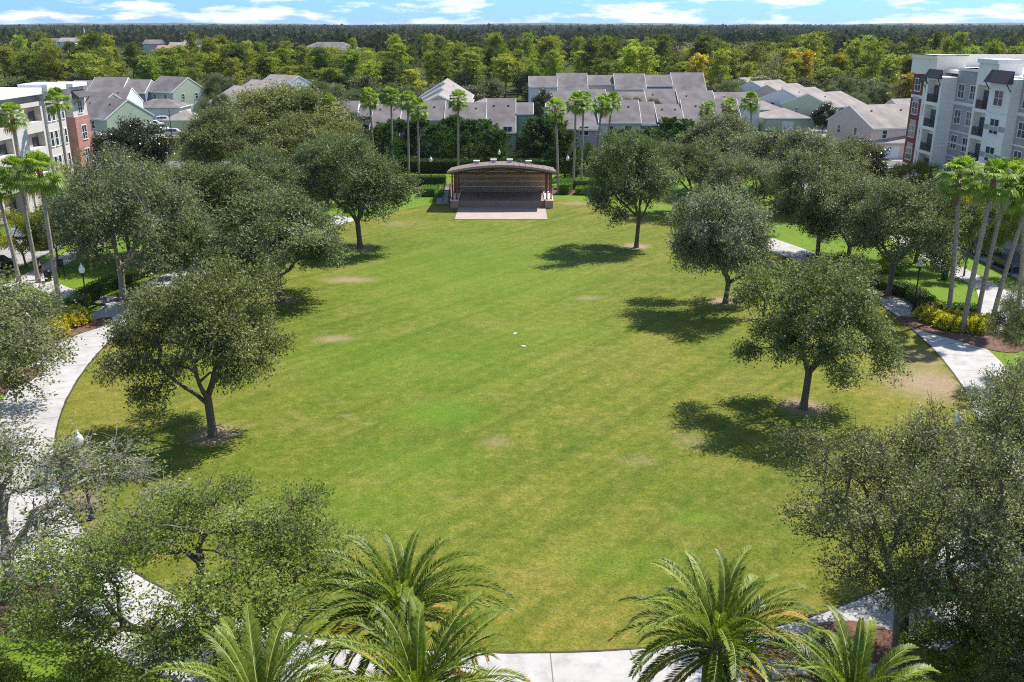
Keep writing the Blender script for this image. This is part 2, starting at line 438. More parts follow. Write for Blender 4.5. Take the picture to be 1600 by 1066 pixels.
# earth edging where the turf meets the path
Pa, _ = oval_pts(480, -0.10); Pb, _ = oval_pts(480, 0.015)
_re = random.Random(8)
Pb = [(x + _re.uniform(-.05, .07) * (LX - x) / 30 * -1, y + _re.uniform(-.05, .07)) for x, y in Pb]
ra, rb = ring(Pa, Pb)
ribbon('soil_edge', ra, rb, 0.034, surf('soil', (0.07, 0.055, 0.035), 0.4, 2))
def strip(name, pts, w, z, mat):
    inn, out = [], []
    for k, p in enumerate(pts):
        a = Vector(pts[max(k - 1, 0)]); c = Vector(pts[min(k + 1, len(pts) - 1)]); d = (c - a).normalized()
        n = Vector((d.y, -d.x)) * w / 2
        inn.append((p[0] - n.x, p[1] - n.y)); out.append((p[0] + n.x, p[1] + n.y))
    return ribbon(name, inn, out, z, mat)
def curve(pts, n=24):
    """Catmull-Rom through plan points"""
    P = [Vector(pts[0])] + [Vector(p) for p in pts] + [Vector(pts[-1])]; out = []
    for i in range(1, len(P) - 2):
        for k in range(n):
            t = k / n; a, b, c, d = P[i - 1], P[i], P[i + 1], P[i + 2]
            out.append(tuple(0.5 * ((2 * b) + (c - a) * t + (2 * a - 5 * b + 4 * c - d) * t * t + (3 * b - a - 3 * c + d) * t ** 3)))
    out.append(tuple(P[-1])); return out
strip('pavement', [(43.9, -4), (43.9, 156)], 2.3, 0.036, MAT['concrete'])
strip('pavement', [(-46.2, -4), (-46.2, 156)], 2.3, 0.036, MAT['concrete'])
strip('path', curve([(34.2, 66.0), (38.5, 71.5), (41.5, 76.5), (43.6, 81.5)], 10), 2.4, 0.042, MAT['concrete'])
strip('path', curve([(-34.5, 78.0), (-39, 80.0), (-42.5, 82.5), (-45.6, 86.5)], 10), 2.2, 0.042, MAT['concrete'])
strip('path', curve([(45.0, 80.6), (47.9, 80.6)], 4), 1.8, 0.040, MAT['concrete'])
strip('road', [(52.2, -30), (52.2, 158)], 8.2, 0.016, MAT['street_concrete'])
strip('road', [(-53.2, -30), (-53.2, 158)], 8.2, 0.016, MAT['street_concrete'])
strip('road', [(-140, 162), (140, 162)], 8.0, 0.020, MAT['asphalt'])
strip('road', [(-78.5, 166), (-78.5, 330)], 7.0, 0.020, MAT['street_concrete'])
strip('road', [(-110, 206), (62, 206)], 7.0, 0.024, MAT['street_concrete'])
strip('road', [(71, 166), (71, 330)], 7.0, 0.026, MAT['street_concrete'])
for nm, xs in (('kerb', (47.92, 48.08)), ('kerb', (56.32, 56.48)), ('kerb', (-49.08, -48.92)), ('kerb', (-57.48, -57.32))):
    b = MB(); b.box(xs[0], xs[1], -30, 157, 0.0, 0.13); tag(b.build(nm, MAT['concrete']), kind='structure')
def bed(name, x, y, a, b_, rot=0, z=0.046):
    pts = []
    for k in range(28):
        t = 2 * math.pi * k / 28; r = 1 + 0.10 * math.sin(3 * t + x) + 0.06 * math.sin(5 * t + y)
        u, v = a * r * math.cos(t), b_ * r * math.sin(t)
        pts.append((x + u * math.cos(rot) - v * math.sin(rot), y + u * math.sin(rot) + v * math.cos(rot)))
    sheet(name, pts, z, MAT['mulch'])

# ------------------------------------------------------------------ trees: skeleton + leaf clusters
def tubes_np(p0, p1, r0, r1, k):
    d = p1 - p0; L = np.linalg.norm(d, axis=1, keepdims=True); d = d / np.maximum(L, 1e-6)
    ref = np.where(np.abs(d[:, 2:3]) > 0.9, np.array([[1., 0, 0]]), np.array([[0., 0, 1]]))
    a = np.cross(d, ref); a /= np.linalg.norm(a, axis=1, keepdims=True); b = np.cross(d, a)
    t = np.arange(k) * 2 * np.pi / k
    ring = a[:, None, :] * np.cos(t)[None, :, None] + b[:, None, :] * np.sin(t)[None, :, None]
    V = np.concatenate([p0[:, None] + ring * r0[:, None, None], p1[:, None] + ring * r1[:, None, None]], 1).reshape(-1, 3)
    n = len(p0); base = (np.arange(n) * 2 * k)[:, None]; j = np.arange(k); j2 = (j + 1) % k
    F = np.stack([base + j, base + j2, base + k + j2, base + k + j], -1).reshape(-1, 4)
    return V, F

def unit(v): return v / np.maximum(np.linalg.norm(v, axis=-1, keepdims=True), 1e-6)
def leaves_np(rng, pos, axis, n_up, length, width, fold=0.15):
    """one rhombic leaf per point: pos (n,3), axis long direction, n_up rough normal"""
    a = unit(axis); s = unit(np.cross(a, n_up)); nn = np.cross(s, a)
    L = length[:, None]; Wd = width[:, None]
    b0 = pos; tip = pos + a * L; mid = pos + a * L * 0.5 + nn * L * fold * 0.5
    V = np.stack([b0, mid + s * Wd * 0.5, tip, mid - s * Wd * 0.5], 1).reshape(-1, 3)
    i = np.arange(len(pos))[:, None] * 4
    return V, i + np.array([[0, 1, 2, 3]])

def make_tree(seed, H, R, fork, clumps, per, leaf, clump_r, leafmat, barkmat, trunk_r, top=0.82, droop=0.15, flat=0.7, twigs=4, lobes=9, low=0.28, shell=0.5, sbk=1.0, irr=1.0, name='oak'):
    rng = np.random.default_rng(seed)
    cz = fork + (H - fork) * 0.42; up_r = H - cz - clump_r * 0.4; dn_r = (cz - fork) * 1.05
    # lobed envelope
    ld = unit(rng.normal(size=(lobes, 3)) * [1, 1, 0.8]); lw = rng.uniform(0.15, 0.48, lobes) * irr; ecc = rng.normal(0, .10 * irr, 2) * R; sq = 1 + rng.uniform(-.12, .12) * irr
    C = []
    ga = math.pi * (3 - math.sqrt(5))
    per_b = 7; nb = max(8, clumps // per_b); bt = []
    for i in range(nb):
        z = 1 - (i + 0.5) * (2 - low * 1.2) / nb
        t = i * ga + rng.normal(0, 0.35); r = math.sqrt(max(0, 1 - z * z))
        d = np.array([r * math.cos(t), r * math.sin(t), z])
        g = (0.74 - .08 * irr) + np.max(np.clip((ld @ d - 0.70) / 0.30, 0, 1) * lw)
        rad = g * (shell + (1 - shell) * rng.random() ** 0.4) * rng.uniform(.80, 1.20)
        B = d * rad * np.array([R * sq, R / sq, up_r if z > 0 else dn_r]) * .92; B[:2] += ecc
        B[2] += cz - droop * (np.hypot(B[0], B[1]) / R) ** 2 * R * 0.4
        sb = R * sbk * rng.uniform(.09, .18); tb = rng.normal(0, .10)
        for q in range(per_b):
            off = unit(rng.normal(size=3)) * sb * rng.random() ** .4 * np.array([1.15, 1.15, .75]) + d * sb * .25
            C.append(B + off); bt.append(tb)
    bt = np.array(bt)
    C = np.array(C); C[:, 2] = np.maximum(C[:, 2], fork * 0.75)
    # skeleton
    lean = rng.normal(0, 0.25, 2)
    nodes = [np.array([0, 0, -0.15])]; par = [-1]
    zt = np.linspace(0.25, 1, 5)
    for z in zt:
        nodes.append(np.array([lean[0] * z * .5, lean[1] * z * .5, fork * z])); par.append(len(nodes) - 2)
    fk = len(nodes) - 1
    nl = rng.integers(4, 6); a0 = rng.random() * 6.28
    for k in range(nl):     # main limbs
        ang = a0 + k * 6.283 / nl + rng.normal(0, 0.25); el = rng.uniform(0.55, 1.15); pp = fk if rng.random() > .3 else fk - 1
        p = nodes[pp].copy(); ln = (H - fork) * rng.uniform(0.35, 0.5)
        for q in range(4):
            dirv = np.array([math.cos(ang) * math.cos(el), math.sin(ang) * math.cos(el), math.sin(el)]) + rng.normal(0, 0.12, 3)
            p = p + unit(dirv) * ln / 4
            nodes.append(p); par.append(pp); pp = len(nodes) - 1
            el += 0.06
    depthN = [0.0] * len(nodes)
    for i in range(1, len(nodes)): depthN[i] = depthN[par[i]] + np.linalg.norm(nodes[i] - nodes[par[i]])
    order = np.argsort(np.linalg.norm(C - nodes[fk], axis=1))
    ends = []
    for ci in order:
        c = C[ci]; NA = np.array(nodes[fk:]); d = np.linalg.norm(NA - c, axis=1)
        pl = np.array(depthN[fk:]); j = int(np.argmin(d + 0.28 * pl + 0.4 * np.maximum(0, NA[:, 2] - c[2]))) + fk
        s = nodes[j]; L = np.linalg.norm(c - s); pp = j
        nseg = 2 if L < 1.2 else 3
        for q in range(1, nseg + 1):
            t = q / nseg
            p = s * (1 - t) + c * t + np.array([0, 0, 0.13 * L * math.sin(math.pi * t)]) + (rng.normal(0, 0.05 * L, 3) if q < nseg else 0)
            nodes.append(p); par.append(pp); depthN.append(depthN[pp] + L / nseg); pp = len(nodes) - 1
        ends.append((pp, ci))
    N = len(nodes); nodes = np.array(nodes); par = np.array(par)
    acc = np.zeros(N); leafr = 0.016
    ch = np.zeros(N, int)
    for i in range(1, N): ch[par[i]] += 1
    for i in range(N - 1, 0, -1):
        if ch[i] == 0: acc[i] = leafr ** 2.2
        acc[par[i]] += acc[i]
    rad = acc ** (1 / 2.2); rad *= 1.0
    sc = trunk_r / rad[1]; rad = np.maximum(rad * np.where(rad > 0.04, sc, 1 + (sc - 1) * rad / 0.04), 0.012)
    rad[0] = trunk_r * 1.5; rad[1] = trunk_r * 1.05
    e = np.arange(1, N); big = rad[e] > 0.07
    VB, FB, off = [], [], 0
    for msk, k in ((big, 8), (~big, 4)):
        ee = e[msk]
        r0 = np.minimum(rad[par[ee]], rad[ee] * 1.6)
        V, F = tubes_np(nodes[par[ee]], nodes[ee], r0, rad[ee], k); VB.append(V); FB.append(F + off); off += len(V)
    # bare twigs poking through the leaves
    if twigs:
        src = np.repeat(C, twigs, 0); d = unit(rng.normal(size=src.shape) + unit(src - np.array([0, 0, fork])) * 0.8)
        l = rng.uniform(0.4, 1.2, len(src))[:, None] * clump_r
        m1 = src + d * l * 0.55 + rng.normal(0, 0.06, src.shape); m2 = m1 + unit(d + rng.normal(0, 0.4, src.shape)) * l * 0.6
        for a, b, r0, r1 in ((src, m1, 0.013, 0.010), (m1, m2, 0.010, 0.004)):
            V, F = tubes_np(a, b, np.full(len(a), r0), np.full(len(a), r1), 3); VB.append(V); FB.append(F + off); off += len(V)
    trunk = np_mesh(name + '_trunk', np.concatenate(VB), FB, barkmat, smooth=True)
    # leaves: each cluster is a handful of sprays, each spray a short row of leaves
    cr = clump_r * .78 * rng.uniform(0.6, 1.25, len(C)); sp = max(1, per // 9)
    cs = np.repeat(np.arange(len(C)), sp)
    dirs = unit(rng.normal(size=(len(cs), 3)) * [1, 1, flat]); outw = unit(C[cs] - np.array([0, 0, fork + 0.3 * (H - fork)]))
    sp_pos = C[cs] + dirs * (cr[cs] * rng.random(len(cs)) ** 0.5)[:, None] * np.array([1.15, 1.15, flat])
    sp_dir = unit(dirs * 0.7 + outw * 0.75 + rng.normal(0, 0.32, dirs.shape) + [0, 0, -droop * .8])
    k = 9; idx = np.repeat(np.arange(len(cs)), k); tt = np.tile(np.linspace(0, 1, k), len(cs))
    pos = sp_pos[idx] + sp_dir[idx] * (tt * leaf * 4.2)[:, None] + rng.normal(0, leaf * 0.40, (len(idx), 3))
    ax = sp_dir[idx] * 0.6 + rng.normal(0, 0.65, pos.shape)
    up = np.array([0, 0, 1.0]) + outw[cs[idx] * 0 + idx] * 0.35 + rng.normal(0, 0.65, pos.shape)
    ln = leaf * rng.uniform(0.65, 1.3, len(pos)); wd = ln * rng.uniform(0.42, 0.6, len(pos))
    V, F = leaves_np(rng, pos, ax, up, ln, wd)
    ct = bt + rng.normal(0, 0.10, len(C)); st = rng.normal(0, 0.12, len(cs))
    tint = np.clip(0.45 + ct[cs[idx]] + st[idx] + rng.normal(0, 0.16, len(pos)), 0, 1)
    crown = np_mesh(name + '_crown', V, [F], leafmat, {'tint': tint})
    V = V.reshape(-1, 3)
    return dict(trunk=trunk, crown=crown, H=float(np.percentile(V[:, 2], 99.7)), R=float(np.percentile(np.hypot(V[:, 0], V[:, 1]), 96)))

OAK, PALE = MAT['oak_bark'], MAT['pale_bark']
PT = {
    'spread': make_tree(11, 10, 5.4, 2.3, 300, 210, 0.16, 0.85, MAT['oak_leaf'], OAK, 0.24, sbk=1.1, droop=0.30, twigs=4, low=0.35, name='spreading_oak'),
    'round': make_tree(23, 11, 5.6, 2.2, 300, 170, 0.20, 0.90, MAT['oak_leaf'], OAK, 0.24, droop=0.20, twigs=4, low=0.2, sbk=1.25, name='round_oak'),
    'tall': make_tree(35, 12, 5.5, 3.0, 290, 170, 0.21, 0.90, MAT['oak_leaf'], OAK, 0.25, droop=0.30, twigs=3, low=0.30, sbk=1.2, lobes=12, name='tall_oak'),
    'spread2': make_tree(14, 10, 5.4, 2.3, 290, 210, 0.16, 0.85, MAT['oak_leaf'], OAK, 0.24, sbk=1.0, droop=0.34, twigs=4, low=0.35, name='spreading_oak'),
    'round2': make_tree(27, 11, 5.6, 2.2, 300, 170, 0.20, 0.90, MAT['oak_leaf'], OAK, 0.24, droop=0.22, twigs=5, low=0.25, sbk=1.1, lobes=14, name='round_oak'),
    'round3': make_tree(29, 10.5, 5.6, 2.0, 280, 180, 0.20, 0.90, MAT['oak_leaf'], OAK, 0.24, droop=0.15, twigs=5, low=0.2, sbk=1.3, lobes=7, irr=1.3, name='round_oak'),
    'tall2': make_tree(38, 12, 5.2, 2.8, 280, 170, 0.21, 0.90, MAT['oak_leaf'], OAK, 0.25, droop=0.30, twigs=4, low=0.35, sbk=1.1, lobes=8, irr=1.2, name='tall_oak'),
    'sparse': make_tree(47, 10, 5.5, 2.4, 220, 85, 0.15, 0.95, MAT['oak_leaf'], PALE, 0.25, sbk=1.3, twigs=12, low=0.3, name='sparse_oak'),
    'thin': make_tree(52, 10, 5.5, 2.4, 280, 150, 0.18, 0.95, MAT['oak_leaf'], PALE, 0.25, sbk=1.3, twigs=8, low=0.3, name='thin_oak'),
    'near': make_tree(59, 10, 5.6, 2.6, 320, 270, 0.108, 0.85, MAT['oak_leaf'], OAK, 0.26, twigs=8, low=0.35, lobes=12, sbk=1.15, name='near_oak'),
    'limby': make_tree(66, 10, 5.6, 2.6, 270, 220, 0.125, 0.80, MAT['bright_leaf'], OAK, 0.27, twigs=9, low=0.6, shell=0.62, sbk=1.25, irr=.6, name='limby_oak'),
    'small': make_tree(71, 6, 3.0, 1.6, 120, 160, 0.15, 0.7, MAT['bright_leaf'], OAK, 0.10, twigs=3, name='street_tree'),
    'magnolia': make_tree(83, 9, 3.6, 1.0, 170, 180, 0.24, 0.75, MAT['magnolia_leaf'], OAK, 0.16, low=0.1, twigs=2, name='magnolia'),
    'shrub': make_tree(91, 2.6, 1.8, 0.3, 70, 160, 0.12, 0.45, MAT['bright_leaf'], OAK, 0.05, low=0.1, twigs=3, name='shrub'),
}

def make_conifer(seed, H, R, name, matl, nb=120, per=34, leaf=0.24):
    """dense evergreen: many upswept plumes on short boughs, ragged outline"""
    rng = np.random.default_rng(seed)
    t = rng.random(nb) ** .85; z = H * (.06 + .92 * t); env = np.clip(np.sin(np.pi * (.30 + .69 * t)), 0, 1) ** .8
    a = rng.random(nb) * 6.283; r = R * env * rng.uniform(.45, 1.08, nb) * (.85 + .2 * np.sin(2 * a + seed) + .12 * np.sin(5 * a + 2 * z))
    B = np.stack([r * np.cos(a), r * np.sin(a), z], 1)
    out = np.stack([np.cos(a), np.sin(a), np.full(nb, 1.1)], 1); out = unit(out + rng.normal(0, .2, out.shape)); L = R * rng.uniform(.35, .75, nb) * (1.15 - .4 * t)
    idx = np.repeat(np.arange(nb), per * 5); u = rng.random(len(idx))
    P = B[idx] + out[idx] * (L[idx] * u)[:, None] + rng.normal(0, 1, (len(idx), 3)) * (.30 * (1.05 - u) * R * .42)[:, None]
    ax = out[idx] + rng.normal(0, .5, P.shape)
    ln = leaf * rng.uniform(.6, 1.3, len(idx))
    V, F = leaves_np(rng, P, ax, rng.normal(size=P.shape), ln, ln * .42)
    tint = np.clip(.45 + rng.normal(0, .14, nb)[idx] + rng.normal(0, .15, len(idx)), 0, 1)
    crown = np_mesh(name + '_crown', V, [F], matl, {'tint': tint})
    b = MB(); b.tube([(0, 0, -.1), (0, 0, H * .4), (0, 0, H * .93)], [R * .09, R * .06, 0.02], 8)
    return dict(trunk=b.mesh(name + '_trunk', MAT['pine_bark'], True), crown=crown, H=H, R=R)
PT['juniper'] = make_conifer(5, 9, 2.4, 'juniper', MAT['conifer_leaf'])
PT['juniper2'] = make_conifer(6, 9, 2.6, 'juniper_wide', MAT['conifer_leaf'])
PT['juniper3'] = make_conifer(9, 9, 2.5, 'juniper_ragged', MAT['conifer_leaf'], 100)

def make_pine(seed, H, R, name, matl, nbr=26, base=0.40, leaf=0.45, per=20, shape=1, pads=8):
    """boughs carrying uneven pads of foliage round a bent trunk"""
    rng = np.random.default_rng(seed)
    VB, FB, off = [], [], 0
    zs = np.linspace(0, H * 0.96, 9); bend = np.cumsum(rng.normal(0, 0.16, (9, 2)), 0)
    pts = np.concatenate([bend, zs[:, None]], 1); rr = np.linspace(0.22, 0.03, 9) * H / 15
    V, F = tubes_np(pts[:-1], pts[1:], rr[:-1], rr[1:], 6); VB.append(V); FB.append(F); off += len(V)
    t = np.sort(rng.random(nbr)) ** .85; z = H * (base + (0.95 - base) * t)
    env = np.sin(np.pi * (0.18 + 0.74 * t)) ** 0.7 if shape else np.clip(1.12 - t, 0, 1) ** 0.8
    a = np.arange(nbr) * 2.4 + rng.normal(0, .5, nbr); r = R * env * rng.uniform(0.30, 1.05, nbr)
    tp = np.stack([r * np.cos(a), r * np.sin(a), z + 0.22 * r], 1)
    st = np.stack([np.interp(z - .3 * r, zs, bend[:, 0]), np.interp(z - .3 * r, zs, bend[:, 1]), z - 0.3 * r], 1)
    tp[:, :2] += st[:, :2]
    V, F = tubes_np(st, tp, np.full(nbr, 0.07), np.full(nbr, 0.025), 3); VB.append(V); FB.append(F + off)
    trunk = np_mesh(name + '_trunk', np.concatenate(VB), FB, MAT['pine_bark'], smooth=True)
    sz = R * rng.uniform(.15, .28, nbr)
    bi = np.repeat(np.arange(nbr), pads); pc = tp[bi] + rng.normal(0, 1, (len(bi), 3)) * (sz[bi])[:, None] * np.array([1, 1, .45])
    pc += (st[bi] - tp[bi]) * rng.uniform(0, .45, len(bi))[:, None]
    idx = np.repeat(np.arange(len(bi)), per); d = unit(rng.normal(size=(len(idx), 3)) + [0, 0, 0.35])
    P = pc[idx] + d * rng.uniform(0, 0.55, len(idx))[:, None] * np.array([1, 1, .6]) * (R / 3.4)
    ln = leaf * rng.uniform(0.6, 1.3, len(idx))
    V, F = leaves_np(rng, P, d + rng.normal(0, .3, d.shape), rng.normal(size=d.shape), ln, ln * 0.5)
    tint = np.clip(0.48 + rng.normal(0, 0.13, nbr)[bi[idx]] + rng.normal(0, .17, len(idx)), 0, 1)
    return dict(trunk=trunk, crown=np_mesh(name + '_crown', V, [F], matl, {'tint': tint}), H=H, R=R)
for k in range(6): PT['pine%d' % k] = make_pine(100 + k, 16, 3.4, 'pine', MAT['pine_leaf'], 34 + 3 * k, (.12, .22, .34, .18, .28, .40)[k])
for k in range(3): PT['wood%d' % k] = make_pine(130 + k, 10, 4.0, 'woodland', MAT['oak_leaf'], 34, 0.12, 0.5, 20)
PT['golden'] = make_pine(150, 13, 3.4, 'cypress', MAT['yellow_leaf'], 44, 0.10, 0.45, 20, 0)
PT['bare'] = make_pine(160, 12, 3.2, 'bare', MAT['dead_leaf'], 50, 0.2, 0.35, 3)

TKEY = {'pine': 'pine_tree', 'wood': 'woodland_tree', 'golden': 'cypress_tree', 'bare': 'bare_tree', 'juniper': 'juniper_tree', 'magnolia': 'magnolia_tree', 'small': 'street_tree', 'shrub': 'shrub'}
_rr = random.Random(4)
def tree(kind, x, y, H, R, label, group=None, tint=(1, 1, 1), rz=None, cat='tree'):
    p = PT[kind]; nm = next((v for k, v in TKEY.items() if kind.startswith(k)), 'oak_tree')
    t = thing(nm, label, cat, (x, y, 0), _rr.random() * 6.28 if rz is None else rz, group)
    t.scale = (R / p['R'], R / p['R'], H / p['H'])
    link('trunk', p['trunk'], t)
    c = link('crown', p['crown'], t); c.color = (*tint, 1)
    return t
def tree_b(kind, bx, by, top, wpx, label, **k):           # by foot pixel and crown top row
    x, y = at(bx, by); H = height_at(y, top); R = wpx / 2 * depth(y, H * .6) / FPX
    return tree(kind, x, y, H, R, label, **k)
def tree_t(kind, px, top, H, wpx, label, **k):            # by crown top pixel and height
    x, y = at(px, top, H); R = wpx / 2 * depth(y, H * .6) / FPX
    return tree(kind, x, y, H, R, label, **k)

GREY = (1.15, 1.12, 1.30); OLIVE = (0.95, 0.95, 0.75); DARK = (0.80, 0.92, 0.78); WARM = (1.15, 1.10, 0.75)
gl = 'oaks around the lawn'
tree_b('spread', 333, 682, 428, 285, 'spreading olive oak on the left part of the lawn, nearest to the camera there', group=gl, tint=(1.08, 1.04, .78), rz=0.4)
tree_b('tall2', 563, 388, 218, 178, 'dark rounded oak on the lawn to the left of the bandstand', group=gl, tint=DARK, rz=2.2)
tree_b('round', 440, 472, 300, 245, 'broad dark oak at the left lawn edge with a brown soil patch under it', group=gl, tint=DARK, rz=1.0)
tree_b('spread2', 1255, 640, 410, 262, 'oak on the right part of the lawn with a dark round shadow before it', group=gl, tint=(1.02, 1.10, .78), rz=3.3)
tree_b('round3', 1133, 474, 288, 212, 'silvery grey-green oak on the right of the lawn, second from the camera', group=gl, tint=(1.2, 1.2, 1.45), rz=4.0)
tree_b('tall', 994, 387, 202, 162, 'dark oak with a straight bare trunk on the lawn right of the bandstand', group=gl, tint=DARK, rz=5.1)
ge = 'oaks outside the ring path'
tree_b('thin', 193, 468, 238, 235, 'thinly leaved oak with pale forked branches beside the left path', group=ge, tint=(.95, 1, .95), rz=0.8)
tree_b('round2', 1277, 402, 236, 175, 'grey-green oak with a dark trunk behind the right path', group=ge, tint=(.98, 1, .95), rz=2.4)
tree_b('tall', 1388, 462, 268, 205, 'oak beside the clipped dark hedge and black lamp post on the right', group=ge, tint=(.95, .98, .9), rz=0.2)
tree_t('round3', 425, 138, 13.5, 270, 'tallest broad oak rising above the left group, level with the house roofs', group=ge, tint=WARM, rz=1.4)
tree_t('tall2', 338, 168, 12, 150, 'olive oak just left of the tallest oak, beside the dark magnolia', group=ge, tint=OLIVE)
tree_t('round', 320, 255, 9.5, 225, 'broad oak in the middle of the left tree group behind the path', group=ge, tint=(.9, .95, .8), rz=3.0)
tree_t('spread2', 252, 258, 9.5, 170, 'oak in the left tree group just below the brown-leaved magnolia', group=ge, tint=(.95, 1, .85), rz=5.5)
tree_t('round2', 400, 236, 9.5, 170, 'dark oak in the left group directly below the tallest oak', group=ge, tint=DARK, rz=0.9)
tree_t('round2', 495, 178, 11, 170, 'oak behind the lawn on the left, under two sunlit palm heads', group=ge, tint=WARM, rz=2.0)
tree_t('spread', 505, 215, 9, 120, 'small oak squeezed behind the dark rounded lawn oak', group=ge, tint=DARK)
tree_t('tall2', 1135, 180, 11, 165, 'olive oak rising in front of the grey house roofs on the right', group=ge, tint=(.95, .95, .95), rz=1.1)
tree_t('round2', 1225, 198, 10.5, 190, 'silvery oak in the right group with the broadest pale crown', group=ge, tint=(1.2, 1.18, 1.35), rz=4.4)
tree_t('spread2', 1172, 246, 8.5, 150, 'grey oak behind the silvery lawn oak on the right', group=ge, tint=GREY, rz=5.9)
tree_t('spread', 1085, 222, 9, 130, 'olive oak half hidden behind the dark oak right of the bandstand', group=ge, tint=OLIVE)
tree_t('tall', 1300, 214, 9, 120, 'oak at the back of the right group beside the dark magnolia', group=ge, tint=OLIVE)
tree_t('tall2', 1340, 285, 8.5, 140, 'oak filling the gap left of the right-hand palms', group=ge, tint=GREY)
tree_t('spread', 1448, 288, 8, 130, 'oak behind the right pavement below the five-storey apartment block', group=ge, tint=WARM)
gn = 'trees along the near rim of the park'
tree('near', 14.6, 29.2, 10.0, 6.3, 'large dark oak in the lower right corner with its trunk on the path edge', group=gn, tint=(1.10, 1.06, .88), rz=0.5)
tree('near', 21.8, 33.0, 10.8, 6.0, 'large olive oak at the right edge above the lower right oak', group=gn, tint=(1.18, 1.13, .98), rz=2.6)
tree('spread', 27.6, 42.5, 9.0, 4.6, 'grey-green oak at the right edge overhanging the pale path', group=gn, tint=(1.15, 1.12, 1.15), rz=4.1)
tree('near', 34.5, 57.5, 7.5, 3.6, 'oak at the right edge below the palm cluster', group=gn, tint=(1, 1, .95), rz=1.6)
tree('near', 19.5, 26.5, 6.0, 4.4, 'low leafy tree in the bottom right corner', group=gn, tint=(.95, 1.05, .7), rz=3.6)
tree('limby', -10.6, 27.8, 8.4, 5.8, 'bright green oak with open limbs in the lower left, over the path', group=gn, tint=(1.25, 1.2, 1.15), rz=2.05)
tree('sparse', -20.9, 33.6, 8.7, 6.3, 'sparse oak with grey twigs at the left edge over the white path', group=gn, tint=(1, 1.05, .9), rz=3.0)
tree('thin', -32.0, 51.0, 9.4, 6.4, 'oak with many bare grey twigs at the left edge by the yellow shrubs', group=gn, tint=(1.05, 1.05, .9), rz=0.2)
tree('small', 16.3, 27.0, 3.2, 2.6, 'bright leafy bush at the foot of the lower right oak', group=gn, tint=(1.2, 1.2, .95))
tree('small', 19.4, 28.6, 3.6, 2.8, 'bushy low tree at the right edge beside the lower right oak', group=gn, tint=(1.1, 1.1, .95))
tree('small', -14.6, 24.4, 3.4, 2.7, 'low green tree in the bottom left corner', group=gn, tint=(1.2, 1.25, 1.0))
tree('small', -10.8, 22.4, 3.3, 2.4, 'leafy bush under the open oak at the bottom edge', group=gn, tint=(1.15, 1.2, 1.0))
tree('small', -18.6, 26.2, 2.7, 2.2, 'green bush beside brown soil at the left bottom edge', group=gn, tint=(1.25, 1.25, .9))
gm = 'magnolias beside the apartment blocks'
tree_t('magnolia', 202, 188, 9.5, 122, 'dark glossy magnolia in front of the green townhouse on the left', group=gm, tint=(1, 1, 1))
tree_t('magnolia', 313, 190, 9, 68, 'brown-leaved magnolia right of the parked white cars', group=gm, tint=(1.2, 1, .9))
tree_t('magnolia', 1345, 222, 8, 95, 'dark magnolia with brown leaves left of the five-storey block', group=gm, tint=(1.1, .95, .85))
tree_t('magnolia', 848, 140, 9, 34, 'dark magnolia between the green house and the palms of the front row', group=gm)
tree_t('round', 1330, 145, 7, 55, 'small round tree beside the pink house', tint=DARK)
tree_t('magnolia', 1290, 160, 6.5, 42, 'dark bushy tree in front of the right garages', group=gm, tint=(.8, 1, .8))
YG = (1.9, 1.7, .7)
tree_t('round', 130, 268, 9, 130, 'grey-green oak filling the gap left of the pale forked oak', tint=GREY)
tree_t('spread', 185, 262, 9.5, 140, 'olive oak behind the pale forked oak', tint=OLIVE)
tree_t('round', 285, 318, 7.5, 130, 'low dark oak over the upper left path', tint=DARK)
tree_t('small', 103, 262, 6, 62, 'yellow-green tree at the foot of the brick corner', tint=(2.0, 1.5, .6), cat='tree')
tree_t('small', 25, 325, 6, 110, 'yellow-green street tree behind the left palm trunks', tint=(1.6, 1.3, .6))
tree_t('small', 75, 315, 6.5, 90, 'olive street tree between left palms and pale oak', tint=(1.2, 1.05, .6))
tree_t('small', 1425, 250, 5.5, 80, 'yellow-green tree at the foot of the five-storey block', tint=(1.9, 1.5, .6))
tree_t('small', 1478, 262, 6.0, 70, 'green tree behind the leftmost of the right palms', tint=(1.2, 1.1, .7))
tree_t('small', 1528, 296, 8.4, 84, 'street tree with a dark trunk between the parked dark cars', tint=(1.0, 1.0, .8))
tree_t('small', 1604, 296, 8.4, 76, 'bushy street tree at the right edge above the road', tint=(1.2, 1.1, .7))
tree_t('small', 920, 222, 5, 34, 'small bright green tree behind the three thin palm trunks', tint=(1.4, 1.35, 1))
for px, top, H, w, lab in ((985, 152, 7.5, 60, 'green tree showing between the front and second terraces'), (1022, 154, 7, 46, 'olive tree right of the one between the terraces'), (905, 150, 7, 40, 'olive tree between terraces above the mauve house'), (1142, 128, 8, 50, 'tree at the right end of the third terrace'),
                           (1180, 112, 9, 50, 'dark tree at the back of the stepped right block'), (1325, 122, 9, 60, 'dark tree right of the stepped block'), (1375, 130, 8, 60, 'olive tree behind the pink house'), (840, 112, 9, 50, 'tree left of the third terrace'), (500, 128, 9, 70, 'tree right of the pale-roofed townhouses'), (560, 138, 8, 60, 'tree above the left end of the front terrace'), (612, 130, 8, 54, 'tree left of the centre block'), (338, 116, 10, 60, 'dark tree between the left terrace and the pale roofs'), (340, 146, 9, 56, 'dark tree below the left end terrace house')):
    tree_t('round', px, top, H, w, lab, tint=(.75, .82, .65))
